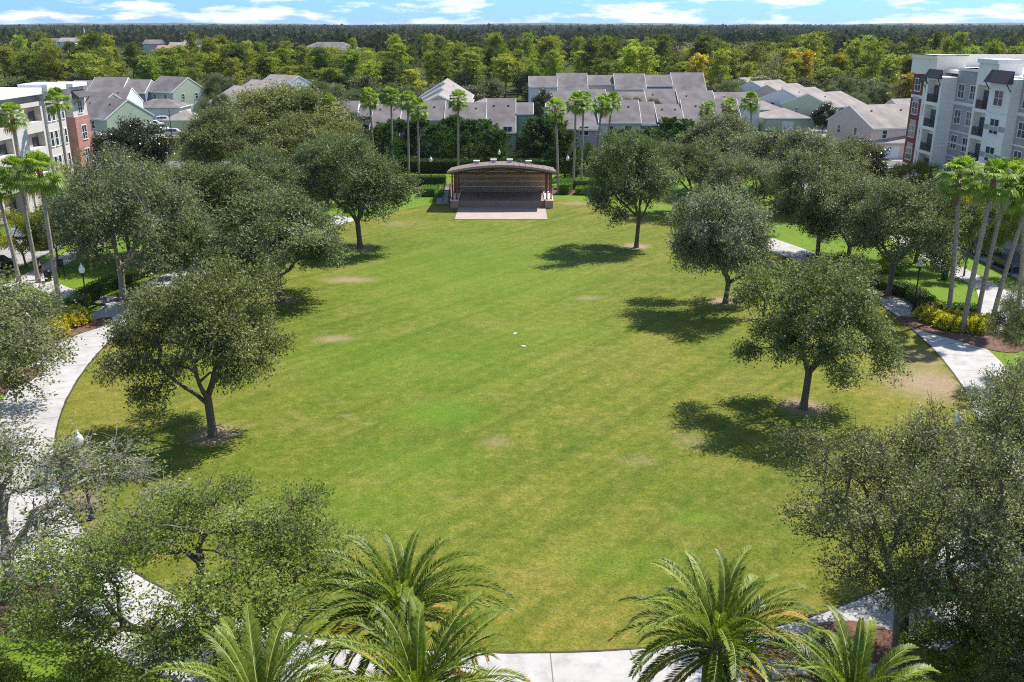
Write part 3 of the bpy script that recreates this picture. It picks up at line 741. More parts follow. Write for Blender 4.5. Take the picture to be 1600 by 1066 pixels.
# juniper belt behind the bandstand
gj = 'junipers behind the bandstand'
for i, (px, top) in enumerate([(548, 200), (572, 178), (598, 196), (622, 190), (655, 186), (684, 196), (706, 184), (732, 192), (756, 190), (776, 206), (838, 188), (862, 184), (884, 206),
                               (964, 206), (992, 208), (1018, 204), (1046, 188), (1072, 190)]):
    tree_t(('juniper', 'juniper2', 'juniper3')[i % 3], px, top, 6.5 + (i * 7 % 5) * .2, 52 + (i * 5 % 4) * 5, 'dark green columnar juniper in the belt behind the bandstand', group=gj, tint=(1, 1 + .1 * (i % 3), .9))

# ------------------------------------------------------------------ palms
def fan_palm(seed):
    rng = random.Random(seed); nprng = np.random.default_rng(seed)
    V, F, T = [], [], []
    D_V, D_F, D_T = [], [], []
    petV = MB()
    n = 34
    for k in range(n):
        u = (k + .5) / n
        el = 1.40 - 2.15 * u ** 1.0 + rng.gauss(0, .08); az = k * 2.39996 + rng.gauss(0, .15)
        d = Vector((math.cos(az) * math.cos(el), math.sin(az) * math.cos(el), math.sin(el)))
        L = rng.uniform(.75, 1.1); p0 = Vector((0, 0, -.25 * u)); p1 = p0 + d * L + Vector((0, 0, -.05 - .10 * u))
        petV.tube([p0, p1], [.025, .014], 4, cap=False)
        side = d.cross(Vector((0, 0, 1))).normalized(); up = side.cross(d).normalized()
        br = rng.uniform(.72, .95); ns = 20; dead = u > .975
        Vv, Ff, Tt = (D_V, D_F, D_T) if dead else (V, F, T)
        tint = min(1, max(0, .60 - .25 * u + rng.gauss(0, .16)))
        for q in range(ns):
            a = (q + .5) / ns * 2 - 1; ang = a * 1.55
            sd = (d * math.cos(ang) + side * math.sin(ang)).normalized()
            fold = up * (.10 if q % 2 else -.02) + up * (.20 * abs(a))
            w = .055
            b = p1; m = p1 + sd * br * .62 + fold * .5; t = p1 + sd * br * (1 - .15 * abs(a)) + fold * .5 + Vector((0, 0, -.12 - .30 * u - .2 * rng.random()))
            cr = sd.cross(up).normalized() * w
            i = len(Vv); Vv += [b, m - cr, m + cr, t]
            Ff += [(i, i + 1, i + 2), (i + 1, i + 3, i + 2)]; tt = min(1, max(0, tint + rng.gauss(0, .1))); Tt += [tt, tt]
    crown = np_mesh('fan_crown', np.array(V), [np.array(F)], MAT['fan_leaf'], {'tint': T})
    dead = np_mesh('fan_skirt', np.array(D_V), [np.array(D_F)], MAT['dead_leaf'], {'tint': D_T})
    return crown, dead, petV.mesh('petioles', surf('petiole', (.22, .28, .06), .2))
FANS = [fan_palm(s) for s in (1, 2, 3)]
_pi = [0]
def palm(base, head, Z, label, group, spread=1.0, r=.2):
    k = _pi[0]; _pi[0] += 1
    t = thing('fan_palm', label, 'palm', (base[0], base[1], 0), 0, group)
    dx, dy = head[0] - base[0], head[1] - base[1]
    b = MB(); pts = []; rad = []
    for q in range(12):
        u = q / 11; e = u ** 1.35
        pts.append((dx * e, dy * e, Z * u - (.15 if q == 0 else 0))); rad.append(r * (1.45 if q == 0 else 1.12 - .32 * u) * (1 + .03 * math.sin(q * 2.1)))
    b.tube(pts, rad, 10); tr = b.build('trunk', MAT['palm_bark'], t, True)
    # fibrous boot below the head
    bb = MB(); hb = 1.3 + .5 * (k % 3)
    bb.tube([(dx * .93, dy * .93, Z - hb), (dx * .97, dy * .97, Z - hb * .5), (dx, dy, Z + .1)], [r * .86, r * 1.35, r * 1.0], 9)
    bb.build('boot', surf('boot_fibre', (.20, .085, .045), .35, 4, .95, 12, bmp=.6), t, True)
    cm, dm, pm = FANS[k % 3]
    rz = k * 1.7
    for nm, me in (('crown', cm), ('dead_frond', dm), ('petiole', pm)):
        o = link(nm, me, t); o.location = (dx, dy, Z); o.rotation_euler = (0, 0, rz); o.scale = (spread * 1.1,) * 3
    return t
def palm_px(bx, by, hx, hy, label, group, spread=1.0, Z=None, r=.2):
    B = at(bx, by)
    if Z is None: Z = height_at(B[1], hy)
    return palm(B, at(hx, hy, Z), Z, label, group, spread, r * .86)
gp = 'tall fan palms behind the bandstand'
palm_px(586, 274, 577, 153, 'fan palm leftmost of the cluster left of the bandstand', gp)
palm_px(614, 270, 611, 150, 'fan palm with the highest head left of the bandstand', gp)
palm_px(639, 272, 637, 156, 'fan palm directly behind the lower head left of the bandstand', gp, .95)
palm_px(655, 284, 653, 170, 'fan palm with the lowest head left of the bandstand', gp)
palm_px(716, 275, 716, 155, 'lone fan palm standing behind the left end of the bandstand roof', gp)
palm_px(872, 304, 868, 170, 'fan palm with a bare trunk close to the right side of the bandstand', gp)
palm_px(896, 288, 900, 160, 'fan palm first of the tight pair right of the bandstand', gp, .95)
palm_px(908, 284, 912, 158, 'fan palm second of the tight pair right of the bandstand', gp, .95)
palm_px(930, 270, 941, 162, 'leaning fan palm in front of the white townhouse wall', gp)
palm_px(945, 262, 957, 158, 'rightmost fan palm before the white townhouse windows', gp)
palm_px(1104, 262, 1106, 170, 'fan palm with its head before the grey roof on the right', gp, .9)
palm_px(1138, 262, 1140, 165, 'fan palm half hidden by oaks before the right roofs', gp, .9)
palm_px(1174, 262, 1173, 158, 'fan palm beside the right garages', gp, 1.0)
palm_px(487, 270, 485, 160, 'fan palm head left of two above the left oaks', gp, .9)
palm_px(515, 270, 514, 160, 'fan palm head right of two above the left oaks', gp, .9)
gq = 'fan palms beside the left street'
palm_px(98, 507, 62, 268, 'curved fan palm rising from yellow shrubs by the left path', gq, 1.0)
palm_px(60, 442, 28, 268, 'fan palm second from the left edge by the left pavement', gq, 1.0)
palm_px(30, 440, -8, 285, 'fan palm cut by the left picture edge', gq, 1.0)
palm((-58.4, 122.5), (-58.3, 122.5), height_at(122.5, 157), 'fan palm before the brick corner of the left apartment block', gq, 1.0)
palm((-58.4, 111.0), (-58.4, 111.0), height_at(111, 180), 'fan palm before the white balconies of the left apartment block', gq, 1.0)
gr = 'fan palms beside the right path'
palm_px(1481, 497, 1500, 274, 'upright fan palm leftmost in the right cluster', gr, 1.0)
palm_px(1503, 520, 1553, 282, 'leaning fan palm rooted in red mulch and yellow shrubs', gr, 1.0, r=.22)
palm_px(1526, 500, 1577, 276, 'leaning fan palm second from the right cluster front', gr, 1.0)
palm_px(1549, 508, 1612, 300, 'strongly leaning fan palm crossing the dark car', gr, 1.0)
palm_px(1591, 480, 1600, 280, 'upright fan palm at the right picture edge', gr, 1.0)

def date_palm(seed, n=60, L=3.5):
    rng = random.Random(seed)
    V, F, T = [], [], []; DV, DF, DT = [], [], []
    rach = MB()
    for k in range(n):
        u = (k + .5) / n
        el = 1.42 - 1.42 * u ** .85 + rng.gauss(0, .09); az = k * 2.39996 + rng.gauss(0, .2)
        Lf = L * (0.82 + .25 * math.sin(math.pi * min(1, u * 1.2))) * rng.uniform(.9, 1.08)
        h = Vector((math.cos(az), math.sin(az), 0)); sd0 = Vector((-math.sin(az), math.cos(az), 0))
        p = Vector((0, 0, .25 - .5 * u)) + h * .15; e = el; pts = [p.copy()]; ds = []
        m = 14; bend = (1.30 + .45 * u + rng.gauss(0, .15)) / m; tw = rng.gauss(0, .25) / m; a2 = az
        for q in range(m):
            e -= bend * (.35 + 1.3 * q / m); a2 += tw
            d = Vector((math.cos(a2) * math.cos(e), math.sin(a2) * math.cos(e), math.sin(e))); ds.append(d)
            p = p + d * Lf / m; pts.append(p.copy())
        ds.append(ds[-1])
        rach.tube(pts, [.035 - .030 * q / m for q in range(m + 1)], 4, cap=False)
        yellow = (u > .74 and rng.random() < .62) or (u > .42 and rng.random() < .22)
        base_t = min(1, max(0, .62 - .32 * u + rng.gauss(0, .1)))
        nl = 64
        for q in range(nl):
            s = .10 + .90 * (q + .5) / nl; f = s * m; i0 = min(int(f), m - 1); fr = f - i0
            c = pts[i0].lerp(pts[i0 + 1], fr); d = ds[i0]
            side = d.cross(Vector((0, 0, 1))); side = side.normalized() if side.length > .05 else sd0
            up = side.cross(d).normalized()
            ll = .45 * (math.sin(math.pi * (.10 + .84 * s)) ** .6) * (Lf / L)
            for sg in (-1, 1):
                dirl = (side * sg * .72 + d * (.80 + .3 * s) + up * rng.uniform(.22, .58)).normalized()
                tip = c + dirl * ll * rng.uniform(.88, 1.08) + Vector((0, 0, -.10 * ll))
                wv = (dirl.cross(up)).normalized() * .024
                md = c + dirl * ll * .5
                tip_dead = (yellow and s > .35) or (u > .5 and s > .88 and rng.random() < .6)
                Vv, Ff, Tt = (DV, DF, DT) if tip_dead else (V, F, T)
                i = len(Vv); Vv += [c, md - wv, tip, md + wv]; Ff.append((i, i + 1, i + 2, i + 3))
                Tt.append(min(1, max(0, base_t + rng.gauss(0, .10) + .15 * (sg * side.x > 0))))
    return (np_mesh('date_fronds', np.array(V), [np.array(F)], MAT['palm_leaf'], {'tint': T}),
            np_mesh('date_dry_fronds', np.array(DV), [np.array(DF)], MAT['dead_leaf'], {'tint': DT}),
            rach.mesh('rachis', surf('rachis', (.30, .34, .10), .15)))
DATES = [date_palm(3), date_palm(8)]
def date(px, py, Z, label, sc=1.0, k=0, rz=0.0):
    x, y = at(px, py, Z)
    t = thing('date_palm', label, 'palm', (x, y, 0), rz, 'feathery date palms at the near rim')
    b = MB(); pr = [(.46, -.1), (.36, .4)]
    n = 26
    for q in range(n):
        z = .4 + (Z - .9) * q / n; pr += [(.335, z), (.37, z + .1)]
    pr += [(.5, Z - .35), (.42, Z), (.15, Z + .2)]
    b.lathe(pr, 14); b.build('trunk', MAT['date_bark'], t, False)
    for nm, me in zip(('crown', 'dry_frond', 'rachis'), DATES[k]):
        o = link(nm, me, t); o.location = (0, 0, Z); o.scale = (sc,) * 3
    return t
date(629, 962, 6.6, 'date palm with yellowing lower fronds, largest at the bottom centre', 0.88, 0, .3)
date(652, 1098, 6.9, 'bright green date palm nearest the camera at the bottom centre', .86, 1, 1.1)
date(408, 1120, 6.6, 'date palm at the bottom edge left of the centre pair', .85, 0, 2.4)
date(1120, 1012, 6.2, 'date palm over the white path right of the bottom centre', .88, 1, 4.0)
date(1330, 1112, 6.0, 'date palm at the bottom edge beside the dark right oak', .78, 0, 5.2)

# ------------------------------------------------------------------ hedges and shrubs
def hedge_mesh(pts, w, h, seed, leaf=.11, dens=420):
    """clipped hedge: leafy faces over the sides and top of a swept box, plus an inner core"""
    rng = np.random.default_rng(seed)
    V0, F0 = [], []; P = [Vector((p[0], p[1], 0)) for p in pts]
    b = MB()
    pos, nor = [], []
    for a, c in zip(P[:-1], P[1:]):
        d = c - a; L = d.length; d.normalize(); s = Vector((d.y, -d.x, 0))
        n = int(dens * L * (w + 2 * h) / 3)
        for _ in range(n):
            t = rng.random() * L; q = rng.random() * (w + 2 * h)
            if q < h: p = a + d * t + s * w / 2 + Vector((0, 0, q)); nn = s
            elif q < h + w: p = a + d * t + s * (w / 2 - (q - h)) + Vector((0, 0, h)); nn = Vector((0, 0, 1))
            else: p = a + d * t - s * w / 2 + Vector((0, 0, q - h - w)); nn = -s
            pos.append(tuple(p)); nor.append(tuple(nn))
        for e, sg in ((a, -1), (c, 1)):
            for _ in range(int(dens * w * h / 4)):
                pos.append(tuple(e + s * w * (rng.random() - .5) + Vector((0, 0, rng.random() * h)))); nor.append(tuple(d * sg))
        i = len(b.v)
        m = .12
        pr = [a - s * (w / 2 - m), a + s * (w / 2 - m), c + s * (w / 2 - m), c - s * (w / 2 - m)]
        b.poly([(v.x, v.y, h - m) for v in pr])
        for k in range(4):
            v, u = pr[k], pr[(k + 1) % 4]; b.poly([(v.x, v.y, 0), (u.x, u.y, 0), (u.x, u.y, h - m), (v.x, v.y, h - m)])
    pos = np.array(pos) + rng.normal(0, .06, (len(pos), 3)); nor = np.array(nor)
    ax = nor * .6 + rng.normal(0, .6, pos.shape) + [0, 0, .3]
    ln = leaf * rng.uniform(.7, 1.4, len(pos))
    V, F = leaves_np(rng, pos, ax, nor + rng.normal(0, .5, pos.shape), ln, ln * .6)
    nb = len(V)
    VV = np.concatenate([V, np.array(b.v)])
    F2 = np.array([f for f in b.f]) + nb
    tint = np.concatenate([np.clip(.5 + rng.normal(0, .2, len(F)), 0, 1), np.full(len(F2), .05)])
    return VV, [F, F2], tint
def hedge(pts, w, h, label, matl, tint=(1, 1, 1), seed=1, cat='hedge', name='hedge', dens=420, leaf=.11):
    V, F, T = hedge_mesh(pts, w, h, seed, leaf, dens)
    c = V.mean(0) * [1, 1, 0]
    o = link(name, np_mesh(name, V - c, F, matl, {'tint': T})); o.location = c; o.color = (*tint, 1)
    return tag(o, label, cat)
A = lambda *q: [at(*p) for p in q]
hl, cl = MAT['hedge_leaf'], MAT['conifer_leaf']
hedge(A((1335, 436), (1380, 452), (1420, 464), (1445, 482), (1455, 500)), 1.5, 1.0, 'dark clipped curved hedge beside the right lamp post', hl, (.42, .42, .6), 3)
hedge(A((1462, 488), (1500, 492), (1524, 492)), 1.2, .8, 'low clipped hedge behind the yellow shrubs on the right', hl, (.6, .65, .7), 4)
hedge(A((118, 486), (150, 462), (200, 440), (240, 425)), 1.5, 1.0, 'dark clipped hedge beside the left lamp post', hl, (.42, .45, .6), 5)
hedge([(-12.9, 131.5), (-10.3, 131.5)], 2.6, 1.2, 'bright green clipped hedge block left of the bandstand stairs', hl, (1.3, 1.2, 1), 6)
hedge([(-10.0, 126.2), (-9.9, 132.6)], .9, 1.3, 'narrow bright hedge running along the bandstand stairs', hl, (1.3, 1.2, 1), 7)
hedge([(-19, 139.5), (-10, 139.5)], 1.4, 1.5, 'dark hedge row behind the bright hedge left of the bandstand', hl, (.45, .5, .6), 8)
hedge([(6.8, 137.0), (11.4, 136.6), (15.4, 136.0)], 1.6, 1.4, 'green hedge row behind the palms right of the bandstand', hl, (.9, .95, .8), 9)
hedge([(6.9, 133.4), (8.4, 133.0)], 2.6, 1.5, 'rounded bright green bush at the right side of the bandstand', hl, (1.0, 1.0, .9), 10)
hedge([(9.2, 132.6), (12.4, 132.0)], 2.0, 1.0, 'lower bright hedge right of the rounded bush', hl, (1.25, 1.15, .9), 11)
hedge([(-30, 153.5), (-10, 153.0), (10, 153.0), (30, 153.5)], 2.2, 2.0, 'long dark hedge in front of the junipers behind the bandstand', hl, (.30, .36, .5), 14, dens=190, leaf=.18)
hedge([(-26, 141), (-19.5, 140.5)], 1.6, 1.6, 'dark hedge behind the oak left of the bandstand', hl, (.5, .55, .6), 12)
tree('shrub', *at(1352, 432), 1.9, 2.0, 'pale green flowering shrub behind the trunk of the hedge-side oak', tint=(1.6, 1.5, 1.4), cat='shrub')
tree('shrub', *at(1400, 428), 2.0, 2.0, 'pale shrub between the hedge and bright grass on the right', tint=(1.5, 1.6, 1.2), cat='shrub')
tree('shrub', *at(1310, 425), 2.0, 2.0, 'dark shrub under the right-hand oaks', tint=(.6, .7, .7), cat='shrub')
def shrub_mesh(seed, matl):
    rng = np.random.default_rng(seed); n = 900
    d = unit(rng.normal(size=(n, 3)) + [0, 0, .6]); d[:, 2] = np.abs(d[:, 2])
    P = d * rng.uniform(.45, 1, n)[:, None] ** .5 * np.array([.62, .62, .62]) * (1 + .2 * np.sin(5 * np.arctan2(d[:, 1], d[:, 0])))[:, None] + [0, 0, .08]
    ln = .2 * rng.uniform(.6, 1.3, n)
    V, F = leaves_np(rng, P, d + rng.normal(0, .5, d.shape), d + [0, 0, .6] + rng.normal(0, .4, d.shape), ln, ln * .5)
    return np_mesh('croton', V, [F], matl, {'tint': np.clip(.5 + .25 * (d[:, 2] - .4) * 0 + rng.normal(0, .25, n), 0, 1)})
CRO = [shrub_mesh(s, MAT['yellow_leaf']) for s in (1, 2)]
_c = [0]
def croton(px, py, s, label, group):
    x, y = at(px, py); o = link('croton_shrub', CRO[_c[0] % 2]); _c[0] += 1
    o.location = (x, y, .04); o.scale = (s, s, s * 1.05); o.rotation_euler = (0, 0, _c[0] * 1.3); o.color = (1, 1 - .05 * (_c[0] % 3), 1, 1)
    tag(o, label, 'shrub', group)
for p in [(1445, 498), (1455, 504), (1467, 507), (1478, 513), (1489, 505), (1492, 516), (1512, 518), (1520, 511), (1530, 520), (1538, 512), (1462, 494), (1500, 508)]:
    croton(*p, 1.25, 'yellow-leaved shrub in the red mulch bed under the right palms', 'yellow shrubs under the right palms')
for p in [(82, 518), (92, 526), (88, 508), (112, 505), (120, 498), (128, 503), (106, 512), (118, 508)]:
    croton(*p, 1.25, 'yellow-leaved shrub at the foot of the curved left palm', 'yellow shrubs under the left palm')
for p in [(2, 592), (8, 580), (-6, 600)]:
    croton(*p, 1.1, 'yellow shrub cut by the left edge beside the path', 'yellow shrubs at the left edge')
x, y = at(1505, 522); bed('mulch_bed', x, y, 5.2, 2.3, R_(-52))
x, y = at(110, 518); bed('mulch_bed', x, y, 3.8, 1.5, R_(66))
x, y = at(8, 600); bed('mulch_bed', x, y, 3.6, 1.4, R_(80))
x, y = at(1385, 1015); bed('mulch_bed', x, y, 3.0, 1.2, R_(-30))
x, y = at(10, 960); bed('mulch_bed', x, y, 2.6, 1.4, R_(60))
for px, py in ((193, 468), (1388, 462), (1277, 402)):
    x, y = at(px, py); bed('mulch_bed', x, y, 1.1, 1.0)
bed('mulch_bed', 9.5, 134.5, 6.5, 3.4, 0, .05); bed('mulch_bed', -14, 138.5, 8, 3.0, 0, .05); bed('mulch_bed', 0, 154, 34, 3.0, 0, .05)

# ------------------------------------------------------------------ bandstand
def bandstand():
    cx = -1.35
    t = thing('bandstand', 'open-air bandstand with a curved grey roof and striped brick back wall', 'bandstand', (cx, 124, 0))
    brick = surf('stage_block', (.43, .31, .245), .05, .4, .85, .8); band = surf('stage_band', (.85, .70, .58), .08, 3)
    pav = surf('stage_paver', (.43, .355, .30), .12, .8, .85, 9)
    b = MB(); b.box(-5.75, 5.75, -10.0, -2.2, -.05, .08); b.build('apron', pav, t)
    b = MB(); b.box(-5.7, 5.65, -2.2, 5.2, -.05, .95); b.build('deck', surf('stage_deck', (.33, .225, .19), .12, .8, .8, 9), t)
    # back wall in courses of brick with paler bands
    b = MB(); z = .95; k = 0
    zs = [.95, 1.65, 1.77, 2.40, 2.52, 3.10, 3.22, 3.72, 3.82, 4.0]
    for k in range(9):
        pr = .03 if k % 2 else 0
        b.box(-6.7 - pr, 6.7 + pr, 4.75 - pr, 5.2 + pr, zs[k], zs[k + 1], k % 2)
    b.box(-6.7, -5.7, 4.75, 5.2, 0, .95, 0); b.box(5.65, 6.7, 4.75, 5.2, 0, .95, 0)
    b.build('back_wall', [brick, band], t)
    def arch(x, y=-3.2): return 4.70 + .86 * (1 - (x / 7.1) ** 2) - .085 * (y + 3.2)   # arched across, falling to the back
    # low plinth walls carrying the column pairs
    for sx in (-1, 1):
        b = MB(); b.box(sx * 5.7, sx * 6.75, -2.6, 4.7, -.05, 1.0, 0); b.box(sx * 5.66, sx * 6.8, -2.65, 4.72, 1.0, 1.1, 1)
        b.build('plinth', [surf('plinth_block', (.47, .31, .24), .14, 4, .85, 16), band], t)
        for yy in (-1.9, 3.2):
            for dx in (5.95, 6.5):
                c = MB(); c.tube([(sx * dx, yy, 1.1), (sx * dx, yy, arch(6.3, yy) - .2)], .10, 10); c.box(sx * dx - .16, sx * dx + .16, yy - .16, yy + .16, 1.1, 1.2); c.box(sx * dx - .18, sx * dx + .18, yy - .18, yy + .18, arch(6.3, yy) - .36, arch(6.3, yy) - .2)
                c.build('column', surf('rust_steel', (.20, .075, .05), .2, 3, .6), t)
    # arched roof: curved shell on beams
    n = 28; xs = [-7.1 + 14.2 * k / n for k in range(n + 1)]
    prof = [(x, arch(x) + .22) for x in xs] + [(x, arch(x)) for x in xs[::-1]]
    r = MB()
    for k in range(n):
        x0, x1 = xs[k], xs[k + 1]
        r.poly([(x0, -3.2, arch(x0) + .22), (x1, -3.2, arch(x1) + .22), (x1, 5.9, arch(x1, 5.9) + .22), (x0, 5.9, arch(x0, 5.9) + .22)])
        r.poly([(x0, -3.2, arch(x0)), (x0, 5.9, arch(x0, 5.9)), (x1, 5.9, arch(x1, 5.9)), (x1, -3.2, arch(x1))])
        for yy in (-3.2, 5.9): r.poly([(x0, yy, arch(x0, yy)), (x1, yy, arch(x1, yy)), (x1, yy, arch(x1, yy) + .22), (x0, yy, arch(x0, yy) + .22)])
    for x in (-7.1, 7.1): r.poly([(x, -3.2, arch(x)), (x, 5.9, arch(x, 5.9)), (x, 5.9, arch(x, 5.9) + .22), (x, -3.2, arch(x) + .22)])
    ro = r.build('roof', surf('roof_metal', (.23, .175, .155), .12, .6, .8, 4, spec=.15), t)
    f = MB()
    for k in range(n):
        x0, x1 = xs[k], xs[k + 1]
        f.poly([(x0, -3.26, arch(x0) - .06), (x1, -3.26, arch(x1) - .06), (x1, -3.26, arch(x1) + .16), (x0, -3.26, arch(x0) + .16)])
        f.poly([(x0, -3.26, arch(x0) + .16), (x1, -3.26, arch(x1) + .16), (x1, -3.205, arch(x1) + .16), (x0, -3.205, arch(x0) + .16)])
    f.build('fascia', surf('fascia_tan', (.30, .25, .23), .06, 1), ro)
    for x in [-7.1 + 14.2 * k / 18 for k in range(1, 18)]:
        s = MB(); s.prism([(-3.18, arch(x) + .2), (5.88, arch(x, 5.88) + .2), (5.88, arch(x, 5.88) + .27), (-3.18, arch(x) + .27)], x - .02, x + .02, 0, 'x'); s.build('seam', MAT['roof_metal'], ro)
    for x in (-3.45, -1.15, 1.05, 3.6):
        v = MB(); zz = arch(x, 2.8) + .2
        v.box(x - .26, x + .26, 2.6, 3.1, zz - .1, zz + .34); v.box(x - .42, x + .42, 2.45, 3.25, zz + .34, zz + .50)
        v.build('roof_vent', surf('vent_grey', (.66, .64, .62), .06, 2), t)
    for yy in (-2.6, -1.9, .6, 3.2):
        g = MB()
        for k in range(0, n):
            x0, x1 = xs[k], xs[k + 1]
            if abs(x0) > 6.8 or abs(x1) > 6.8: continue
            q0, q1 = arch(x0, yy), arch(x1, yy)
            g.poly([(x0, yy - .1, q0 - .02), (x0, yy - .1, q0 - .28), (x1, yy - .1, q1 - .28), (x1, yy - .1, q1 - .02)])
            g.poly([(x0, yy + .1, q0 - .02), (x1, yy + .1, q1 - .02), (x1, yy + .1, q1 - .28), (x0, yy + .1, q0 - .28)])
            g.poly([(x0, yy - .1, q0 - .28), (x0, yy + .1, q0 - .28), (x1, yy + .1, q1 - .28), (x1, yy - .1, q1 - .28)])
        if yy == -1.9:
            g.tube([(-6.3, yy, 4.55), (6.3, yy, 4.55)], .09, 6)
            for x in (-2.9, 2.9): g.tube([(x, yy, 4.55), (x, yy, arch(x) - .2)], .08, 6)
            for sx in (-1, 1): g.tube([(sx * 6.2, yy, 4.65), (sx * 2.9, yy, arch(2.9) - .25)], .07, 6); g.tube([(sx * 2.9, yy, 4.65), (0, yy, arch(0) - .3)], .07, 6)
        g.build('roof_beam', surf('beam_brown', (.10, .06, .045), .2, 2), t)
    # stairs on the left, climbing away from the lawn
    st = thing('stairs', 'grey concrete stairs with black handrails at the left of the bandstand', 'stairs', (-9.05, 124.6, 0))
    b = MB(); pr = [(0, 0)]
    for k in range(8): pr += [(k * .42, (k + 1) * .15), ((k + 1) * .42, (k + 1) * .15)]
    pr += [(5.2, 1.2), (5.2, 0)]
    b.prism(pr, -1.25, .55, 0, 'x'); b.build('steps', surf('step_concrete', (.40, .38, .38), .12, 1), st)
    b = MB(); b.box(-1.25, .55, 3.4, 6.6, 1.2, 1.26); b.box(-1.25, .55, 5.21, 6.6, 0, 1.2); b.build('landing', MAT['concrete'], st)
    for x in (-1.15, -.3, .48):
        h = MB(); h.tube([(x, .1, 1.0), (x, 3.4, 2.15), (x, 4.4, 2.15)], .03, 6)
        for yy, z0 in ((.1, .1), (1.2, .45), (2.3, .85), (3.4, 1.2), (4.4, 1.2)): h.tube([(x, yy, z0), (x, yy, min(2.15, 1.0 + yy * .348))], .025, 6)
        h.build('handrail', surf('black_metal', (.012, .012, .013), .2, 3, .45), st)
bandstand()
surf('black_metal', (.012, .012, .013), .2, 3, .45)
surf('white_trim', (.78, .765, .745), .05, .7, .7)

# ------------------------------------------------------------------ lamp posts
def lamp_meshes():
    p = MB(); p.lathe([(.20, 0), (.20, .10), (.15, .14), (.14, .55), (.09, .68), (.065, .8), (.055, 2.0), (.05, 3.7), (.08, 3.76), (.05, 3.82), (.12, 3.90), (.14, 3.96)], 14)
    gl = MB(); gl.lathe([(.12, 3.96), (.20, 4.05), (.245, 4.20), (.24, 4.34), (.17, 4.48), (.10, 4.58)], 16)
    c = MB(); c.lathe([(.11, 4.575), (.10, 4.63), (.035, 4.70), (.02, 4.80), (.001, 4.84)], 12)
    return p.mesh('post', MAT['black_metal'], True), gl.mesh('globe', surf('lamp_globe', (.85, .85, .84), .03, 1, .25, spec=.6), True), c.mesh('cap', MAT['lamp_globe'], True)
LM = lamp_meshes()
def lamp(x, y, label):
    t = thing('street_lamp', label, 'lamp post', (x, y, 0), 0, 'acorn globe lamp posts in the park')
    for nm, me in zip(('post', 'globe', 'cap'), LM): link(nm, me, t)
lamp(*at(1427, 488), 'black lamp post with white acorn globe by the clipped right hedge')
lamp(*at(140, 500), 'black lamp post with white acorn globe beside the pale left oak')
lamp(*at(143, 812), 'lamp post behind the grey twigs at the lower left')
lamp(*at(1497, 657, 4.25), 'lamp post whose globe peeps from the right-hand oak')
lamp(*at(1184, 952, 4.25), 'lamp post behind the date palm right of the bottom centre')
lamp(*at(673, 250, 4.25), 'lamp post before the dark junipers left of the bandstand')
lamp(*at(780, 239, 4.25), 'lamp post rising just above the bandstand roof')
lamp(*at(887, 248, 4.25), 'lamp post beside the palm right of the bandstand')

# ------------------------------------------------------------------ buildings
surf('glass', (.035, .045, .06), .3, .6, .08, spec=.9); surf('screen', (.20, .21, .22), .15, 2, .5)
WT = MAT['white_trim']; GL = MAT['glass']
surf('shingle', (.215, .192, .192), .34, .35, .9, 7, spec=.1); surf('shingle_warm', (.32, .285, .265), .26, .4, .9, 7, spec=.1); surf('shingle_dark', (.10, .085, .085), .2, 1, .85)
def brick_mat():
    m, nt, b, N = node_mat('red_brick')
    t = nt.nodes.new('ShaderNodeTexCoord'); mp = nt.nodes.new('ShaderNodeMapping'); mp.inputs['Rotation'].default_value = (R_(90), 0, R_(90))
    nt.links.new(t.outputs['Object'], mp.inputs[0])
    br = nt.nodes.new('ShaderNodeTexBrick'); br.inputs['Scale'].default_value = 2.0; br.inputs['Color1'].default_value = (.38, .17, .135, 1); br.inputs['Color2'].default_value = (.45, .225, .185, 1); br.inputs['Mortar'].default_value = (.45, .33, .28, 1)
    nt.links.new(mp.outputs[0], br.inputs['Vector'])
    f = ramp(nt, noise(nt, .8, 5), [(.3, (.8,) * 3), (.7, (1.1,) * 3)])
    nt.links.new(mix(nt, 1, br.outputs['Color'], f, 'MULTIPLY'), b.inputs['Base Color']); b.inputs['Roughness'].default_value = .9
    MAT['red_brick'] = m
brick_mat()

def window(parent, c, w, h, axis, out, lights=2, frame=.11, mat=None, ped=False):
    """window on a wall facing axis ('x' or 'y') with outward sign `out`; c is the centre on the wall plane"""
    f = MB(); g = MB()
    def bx(m, u0, u1, z0, z1, d0, d1):
        if axis == 'x': m.box(c[0] + out * d0, c[0] + out * d1, c[1] + u0, c[1] + u1, c[2] + z0, c[2] + z1)
        else: m.box(c[0] + u0, c[0] + u1, c[1] + out * d0, c[1] + out * d1, c[2] + z0, c[2] + z1)
    W2, H2 = w / 2, h / 2
    bx(f, -W2 - frame, W2 + frame, H2, H2 + frame, .0, .07); bx(f, -W2 - frame * 1.3, W2 + frame * 1.3, -H2 - frame, -H2, .0, .11)
    bx(f, -W2 - frame, -W2, -H2, H2, .0, .065); bx(f, W2, W2 + frame, -H2, H2, .0, .065)
    for k in range(1, lights):
        u = -W2 + w * k / lights; bx(f, u - .04, u + .04, -H2, H2, .0, .06)
    bx(f, -W2, W2, -.03, .03, .0, .05)
    if ped: bx(f, -W2 - .2, W2 + .2, H2 + frame, H2 + frame + .18, 0, .12)
    bx(g, -W2, W2, -H2, H2, .004, .03)
    fo = f.build('window', mat or WT, parent); g.build('pane', GL, fo)
    return fo

